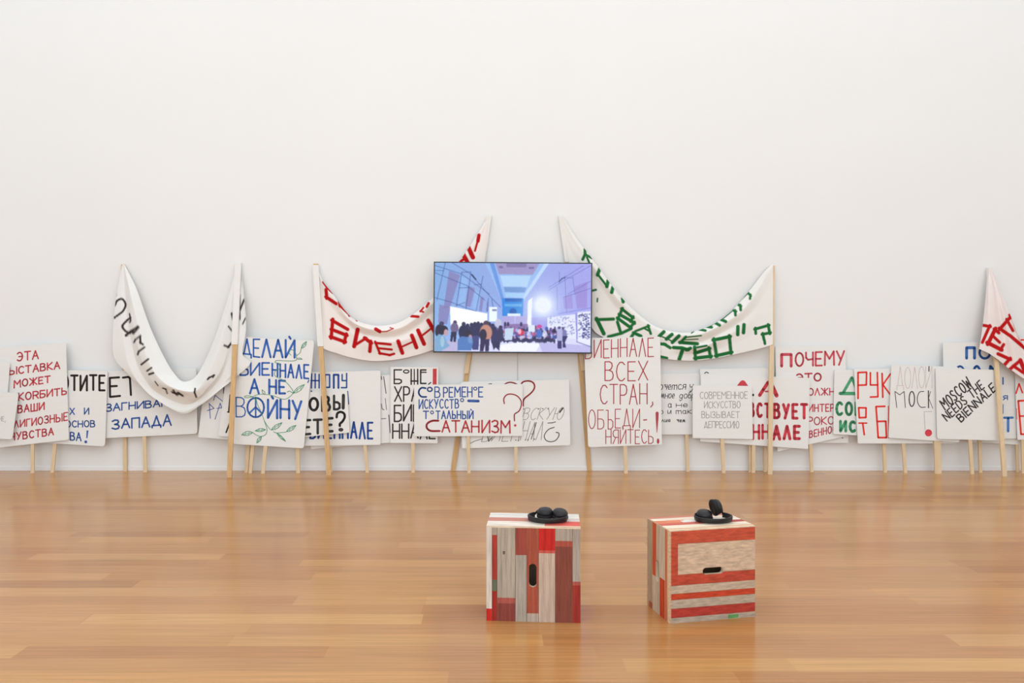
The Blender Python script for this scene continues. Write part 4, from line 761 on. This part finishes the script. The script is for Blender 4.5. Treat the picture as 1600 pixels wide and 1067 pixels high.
# ------------------------------------------------------------------ stools of salvaged boards
def wood_mat(name, scale):
    m = mat(name, (200, 170, 140), 0.62, 0.34, scale, 0.3, 130, 0.3, attr='paint'); return m
M_wv = wood_mat('salvaged_wood_upright', (80, 80, 5)); M_wh = wood_mat('salvaged_wood_level', (6, 95, 95)); M_wd = wood_mat('salvaged_wood_depth', (46, 4, 46))
def panel(name, O, U, V, N, w, h, th, patches, hole, m, parent, edge=(226, 204, 176), label=None):
    """a board panel: face O + u U + v V (v downwards), patches (u0,u1,v0,v1,colour) in 0..1, thickness th against N, an oval hand hole"""
    O, U, V, N = [np.array(q, float) for q in (O, U, V, N)]
    pts, eds = [], []
    def rectp(u0, u1, v0, v1):
        n = len(pts); pts.extend([Vector((u0 * w, v0 * h)), Vector((u1 * w, v0 * h)), Vector((u1 * w, v1 * h)), Vector((u0 * w, v1 * h))]); eds.extend([(n, n + 1), (n + 1, n + 2), (n + 2, n + 3), (n + 3, n)])
    rectp(0, 1, 0, 1)
    for p in patches: rectp(*[min(1, max(0, q)) for q in p[:4]])
    hp = []
    if hole:
        cu, cv, lw, lh = hole; cu *= w; cv *= h; lw *= w; lh *= h
        r = min(lw, lh) / 2; n = len(pts)
        for i in range(24):
            a = 2 * math.pi * i / 24; hx, hy = math.cos(a) * r, math.sin(a) * r
            if lw > lh: hx += (lw / 2 - r) * (1 if math.cos(a) > 0 else -1)
            else: hy += (lh / 2 - r) * (1 if math.sin(a) > 0 else -1)
            hp.append((cu + hx, cv + hy)); pts.append(Vector((cu + hx, cv + hy)))
        eds.extend([(n + i, n + (i + 1) % 24) for i in range(24)])
    vo, _, fo, *_r = delaunay_2d_cdt(pts, eds, [], 0, 1e-5)
    def inhole(x, y):
        if not hole: return False
        r = min(lw, lh) / 2; dx, dy = abs(x - cu), abs(y - cv)
        if lw > lh: dx = max(0, dx - (lw / 2 - r))
        else: dy = max(0, dy - (lh / 2 - r))
        return math.hypot(dx, dy) < r * .97
    verts, faces, cols = [], [], []
    n0 = len(vo)
    for q in vo: verts.append(tuple(O + U * q[0] + V * q[1]))
    for q in vo: verts.append(tuple(O + U * q[0] + V * q[1] - N * th))
    e = lin(edge)
    for f in fo:
        cx = sum(vo[i][0] for i in f) / len(f); cy = sum(vo[i][1] for i in f) / len(f)
        if inhole(cx, cy): continue
        c = e
        for p in patches:
            if p[0] * w <= cx <= p[1] * w and p[2] * h <= cy <= p[3] * h: c = lin(p[4])
        faces.append(tuple(f)); cols.append(c); faces.append(tuple(i + n0 for i in reversed(f))); cols.append(e)
    def wall(loop):
        n = len(verts); k = len(loop)
        for q in loop: verts.append(tuple(O + U * q[0] + V * q[1]))
        for q in loop: verts.append(tuple(O + U * q[0] + V * q[1] - N * th))
        for i in range(k): faces.append((n + i, n + (i + 1) % k, n + k + (i + 1) % k, n + k + i)); cols.append(e)
    wall([(0, 0), (w, 0), (w, h), (0, h)])
    if hole: wall(hp)
    return mesh(name, verts, faces, m, parent, label, colors=cols)
def stool(label, corner, ang, w, d, h, front, fhole, fmat, side, shole, top, other, tmat, tth, back_edge):
    """corner: front left foot; ang: turn about z"""
    t = empty('box_stool', (corner[0], corner[1], 0), label, 'stool', 'salvaged-board box stools')
    ux = np.array([math.cos(ang), math.sin(ang), 0]); uy = np.array([-math.sin(ang), math.cos(ang), 0]); up = np.array([0, 0, 1.0])
    c0 = np.array([corner[0], corner[1], 0.0]); th = .018
    panel('top_panel', c0 + up * h + uy * d, ux, -uy, up, w, d, tth, top, None, tmat, t, label='lit top of striped boards')
    hz = h - tth; zz = up * hz; front = [q[:4] + (tuple(v * .955 for v in q[4]),) for q in front]
    panel('front_panel', c0 + zz, ux, -up, -uy, w, hz, th, front, fhole, fmat, t)
    panel('back_panel', c0 + zz + uy * d + ux * w, -ux, -up, uy, w, hz, th, other, None, fmat, t, back_edge)
    panel('side_panel', c0 + zz + uy * (d - th), -uy, -up, -ux, d - 2 * th, hz, th, side, shole, M_wv, t)
    panel('side_panel', c0 + zz + uy * th + ux * w, uy, -up, ux, d - 2 * th, hz, th, side, shole, M_wv, t)
    return t, c0, ux, uy
LW, GW, RD, BR2, BRT = (205, 184, 164), (178, 162, 144), (176, 62, 50), (134, 66, 56), (204, 36, 28)
front1 = [(0, .06, 0, .87, (226, 212, 200)), (0, .06, .87, 1, BRT), (.06, .115, 0, .08, GW), (.06, .115, .08, .56, (176, 58, 46)), (.06, .115, .56, .68, (104, 112, 88)), (.06, .115, .68, 1, (164, 40, 32)),
  (.115, .31, 0, .75, (184, 170, 152)), (.115, .31, .75, .81, (182, 92, 80)), (.115, .31, .81, 1, (146, 68, 58)), (.31, .43, 0, .29, (164, 74, 60)), (.31, .43, .29, 1, (180, 168, 154)),
  (.43, .557, 0, .91, (174, 84, 62)), (.43, .557, .91, 1, (190, 172, 158)), (.557, .732, 0, .25, BRT), (.557, .732, .235, .265, (206, 92, 80)), (.557, .732, .265, 1, (206, 180, 162)), (.732, .915, 0, .13, (182, 164, 148)), (.732, .915, .13, .19, (182, 84, 68)),
  (.732, .915, .19, 1, (140, 72, 58)), (.915, 1, 0, .56, (178, 162, 148)), (.915, 1, .56, .6, (176, 86, 72)), (.915, 1, .6, 1, (162, 48, 38)), (.175, .2, .25, .285, (112, 96, 82))]
for u in (.06, .115, .31, .43, .557, .732, .915): front1.append((u - .0022, u + .0022, 0, 1, (112, 84, 68)))
side_l = [(0, .5, 0, 1, (222, 206, 190)), (.5, 1, 0, 1, (214, 196, 178)), (.3, .6, .6, 1, RD)]
top1 = [(0, 1, 0, .36, (230, 222, 214)), (0, .55, .36, .64, (204, 138, 122)), (.55, 1, .36, .6, (216, 200, 190)), (0, .62, .64, 1, (240, 226, 212)), (.62, 1, .6, .92, (226, 96, 84)), (.62, 1, .92, 1, (236, 190, 164))]
front2 = [(0, 1, 0, .14, (202, 84, 58)), (0, .095, .14, .5, (196, 78, 54)), (.095, 1, .14, .5, (216, 186, 158)), (0, 1, .47, .59, (196, 76, 54)), (.095, 1, .14, .475, (214, 184, 156)), (0, 1, .59, .68, (200, 176, 152)), (0, 1, .68, .745, (204, 70, 42)), (0, 1, .745, .84, (190, 170, 150)),
  (0, 1, .84, .94, (184, 60, 50)), (0, 1, .94, 1, (184, 166, 148)), (.68, .8, .955, .995, (100, 160, 92)), (0, .016, 0, 1, (216, 170, 128))]
for v in (.14, .475, .59, .68, .745, .84, .94): front2.append((.016, 1, v - .0018, v + .0018, (150, 104, 78)))
side2 = [(0, .2, 0, .93, (180, 154, 126)), (0, .2, .93, 1, (172, 88, 60)), (.2, .4, 0, .6, (204, 84, 46)), (.2, .4, .6, 1, (206, 184, 160)), (.4, .58, 0, 1, (196, 174, 150)), (.58, .84, 0, .57, (206, 184, 160)), (.58, .84, .57, 1, (200, 66, 32)), (.84, .93, 0, 1, (200, 90, 58)), (.93, 1, 0, 1, (214, 160, 120)), (.84, .86, 0, 1, (226, 186, 140))]
top2 = [(0, 1, 0, .13, (206, 130, 106)), (0, 1, .13, .3, (242, 222, 200)), (0, .35, .3, .5, (228, 134, 100)), (.35, 1, .3, .5, (238, 222, 206)), (.3, .5, .36, .56, (240, 232, 224)), (0, .55, .5, .66, (216, 104, 88)), (.55, 1, .5, .66, (190, 84, 78)), (0, 1, .66, .88, (244, 224, 200)), (0, 1, .88, .92, (226, 160, 120)), (0, 1, .92, 1, (240, 212, 180))]
st1, c1, ux1, uy1 = stool('box stool with upright red and grey boards and a vertical hand hole, the left one', (-.0290, 3.6216 - D), math.radians(-4.2), .424, .25, .430, front1, (.494, .505, .082, .25), M_wv, side_l, None, top1, front1, M_wh, .008, (200, 176, 150))
st2, c2, ux2, uy2 = stool('box stool with level red and pale stripes and hand holes, the right one', (.792, 3.581 - D), math.radians(12.3), .421, .25, .4175, front2, (.5, .455, .24, .075), M_wh, side2, (.46, .52, .17, .24), top2, front2, M_wh, .005, (180, 152, 124))

# ------------------------------------------------------------------ headphones
def strip_band(name, pts, halfw, th, parent, m):
    """band through pts (centre line); each: pos, up vector"""
    n = len(pts); ver, fac = [], []
    for i in range(n):
        p = np.array(pts[i][0]); u = np.array(pts[i][1]); u = u / np.linalg.norm(u)
        tg = np.array(pts[min(i + 1, n - 1)][0]) - np.array(pts[max(i - 1, 0)][0]); tg /= np.linalg.norm(tg); s = np.cross(tg, u)
        for k in range(12):
            a = 2 * math.pi * k / 12; cx, cy = math.cos(a), math.sin(a)
            cx = math.copysign(abs(cx) ** .55, cx); cy = math.copysign(abs(cy) ** .55, cy)
            ver.append(tuple(p + u * halfw * cx + s * th * cy))
    for i in range(n - 1):
        for k in range(12): fac.append((i * 12 + k, i * 12 + (k + 1) % 12, (i + 1) * 12 + (k + 1) % 12, (i + 1) * 12 + k))
    fac += [tuple(range(12)), tuple(range((n - 1) * 12, n * 12))]
    return mesh(name, ver, fac, m, parent, smooth=True)
def lathe(name, prof, C, A, parent, m, n=28, sx=1.0):
    """profile (radius, height) revolved about axis A at C; sx squeezes it to an oval"""
    A = np.array(A, float); A /= np.linalg.norm(A); r0 = np.cross(A, (0, 0, 1.0) if abs(A[2]) < .9 else (0, 1.0, 0)); r0 /= np.linalg.norm(r0); r1 = np.cross(A, r0)
    ver, fac = [], []
    for (r, h) in prof:
        for k in range(n):
            a = 2 * math.pi * k / n; ver.append(tuple(np.array(C) + A * h + r0 * r * math.cos(a) * sx + r1 * r * math.sin(a)))
    for i in range(len(prof) - 1):
        for k in range(n): fac.append((i * n + k, i * n + (k + 1) % n, (i + 1) * n + (k + 1) % n, (i + 1) * n + k))
    fac += [tuple(range(n)), tuple(range((len(prof) - 1) * n, len(prof) * n))]
    return mesh(name, ver, fac, m, parent, smooth=True)
CUP = [(.004, .042), (.020, .042), (.028, .040), (.033, .035), (.036, .028), (.0365, .020), (.034, .017)]
PADP = [(.034, .018), (.0385, .016), (.0400, .010), (.0390, .004), (.0350, .001), (.024, .0005), (.020, .004), (.004, .005)]
def headphones(label, origin, ux, uy, z, band, cups, arms):
    o3 = np.array([origin[0], origin[1], z])
    def L2W(q): return o3 + ux * q[0] + uy * q[1] + np.array([0, 0, q[2]])
    t = empty('headphones', tuple(o3), label, 'headphones', 'headphones lying on the stools')
    def wdir(q): return ux * q[0] + uy * q[1] + np.array([0, 0, q[2]])
    strip_band('headband', [(L2W(p), wdir(u)) for p, u in band], .0125, .0045, t, M_black)
    for (C, A) in cups:
        cup = lathe('ear_cup', CUP, L2W(C), wdir(A), t, M_black)
        OFF[cup.name] = OFF[t.name]
        cu = lathe('ear_cushion', PADP, L2W(C), wdir(A), cup, M_pad)
    for pts in arms:
        strip_band('hinge_arm', [(L2W(p), wdir(u)) for p, u in pts], .008, .004, t, M_black)
    return t
def arc(cx, cy, rx, ry, a0, a1, z0, z1, n=26, tip=0.0):
    out = []
    for i in range(n):
        s = i / (n - 1); a = math.radians(a0 + (a1 - a0) * s)
        out.append(((cx + rx * math.cos(a), cy + ry * math.sin(a), z0 + (z1 - z0) * s), (math.cos(a) * tip, math.sin(a) * tip, 1)))
    return out
# left pair: cups folded flat inside the band
hb = arc(0, 0, .088, .072, 135, 385, .016, .016, 30, .15)
headphones('black headphones folded flat on the left stool', c1 + ux1 * .276 + uy1 * .108, ux1, uy1, .430, hb,
           [((-.012, .020, .012), (.0, -.12, 1)), ((.055, .012, .0095), (.12, -.18, 1))],
           [[((-.062, .051, .017), (0, 0, 1)), ((-.05, .05, .03), (.1, 0, 1)), ((-.030, .040, .040), (.3, 0, 1))], [((.080, .030, .016), (0, 0, 1)), ((.082, .022, .022), (0, 0, 1)), ((.078, .012, .026), (0, .2, 1))]])
# right pair: one cup flat, the other standing on edge
hb = arc(0, 0, .086, .072, 165, 395, .016, .016, 30, .15)
headphones('black headphones on the right stool with one cup standing upright', c2 + ux2 * .275 + uy2 * .120, ux2, uy2, .4175, hb,
           [((-.040, .012, .0075), (-.05, -.15, 1)), ((.0, .012, .058), (.96, -.05, .22))],
           [[((-.081, .020, .016), (0, 0, 1)), ((-.078, .03, .024), (0, .2, 1)), ((-.066, .03, .03), (0, .3, 1))],
            [((.071, .040, .018), (0, 0, 1)), ((.066, .038, .035), (.5, 0, 1)), ((.052, .028, .060), (.6, 0, 1)), ((.038, .016, .072), (.6, 0, 1))]])
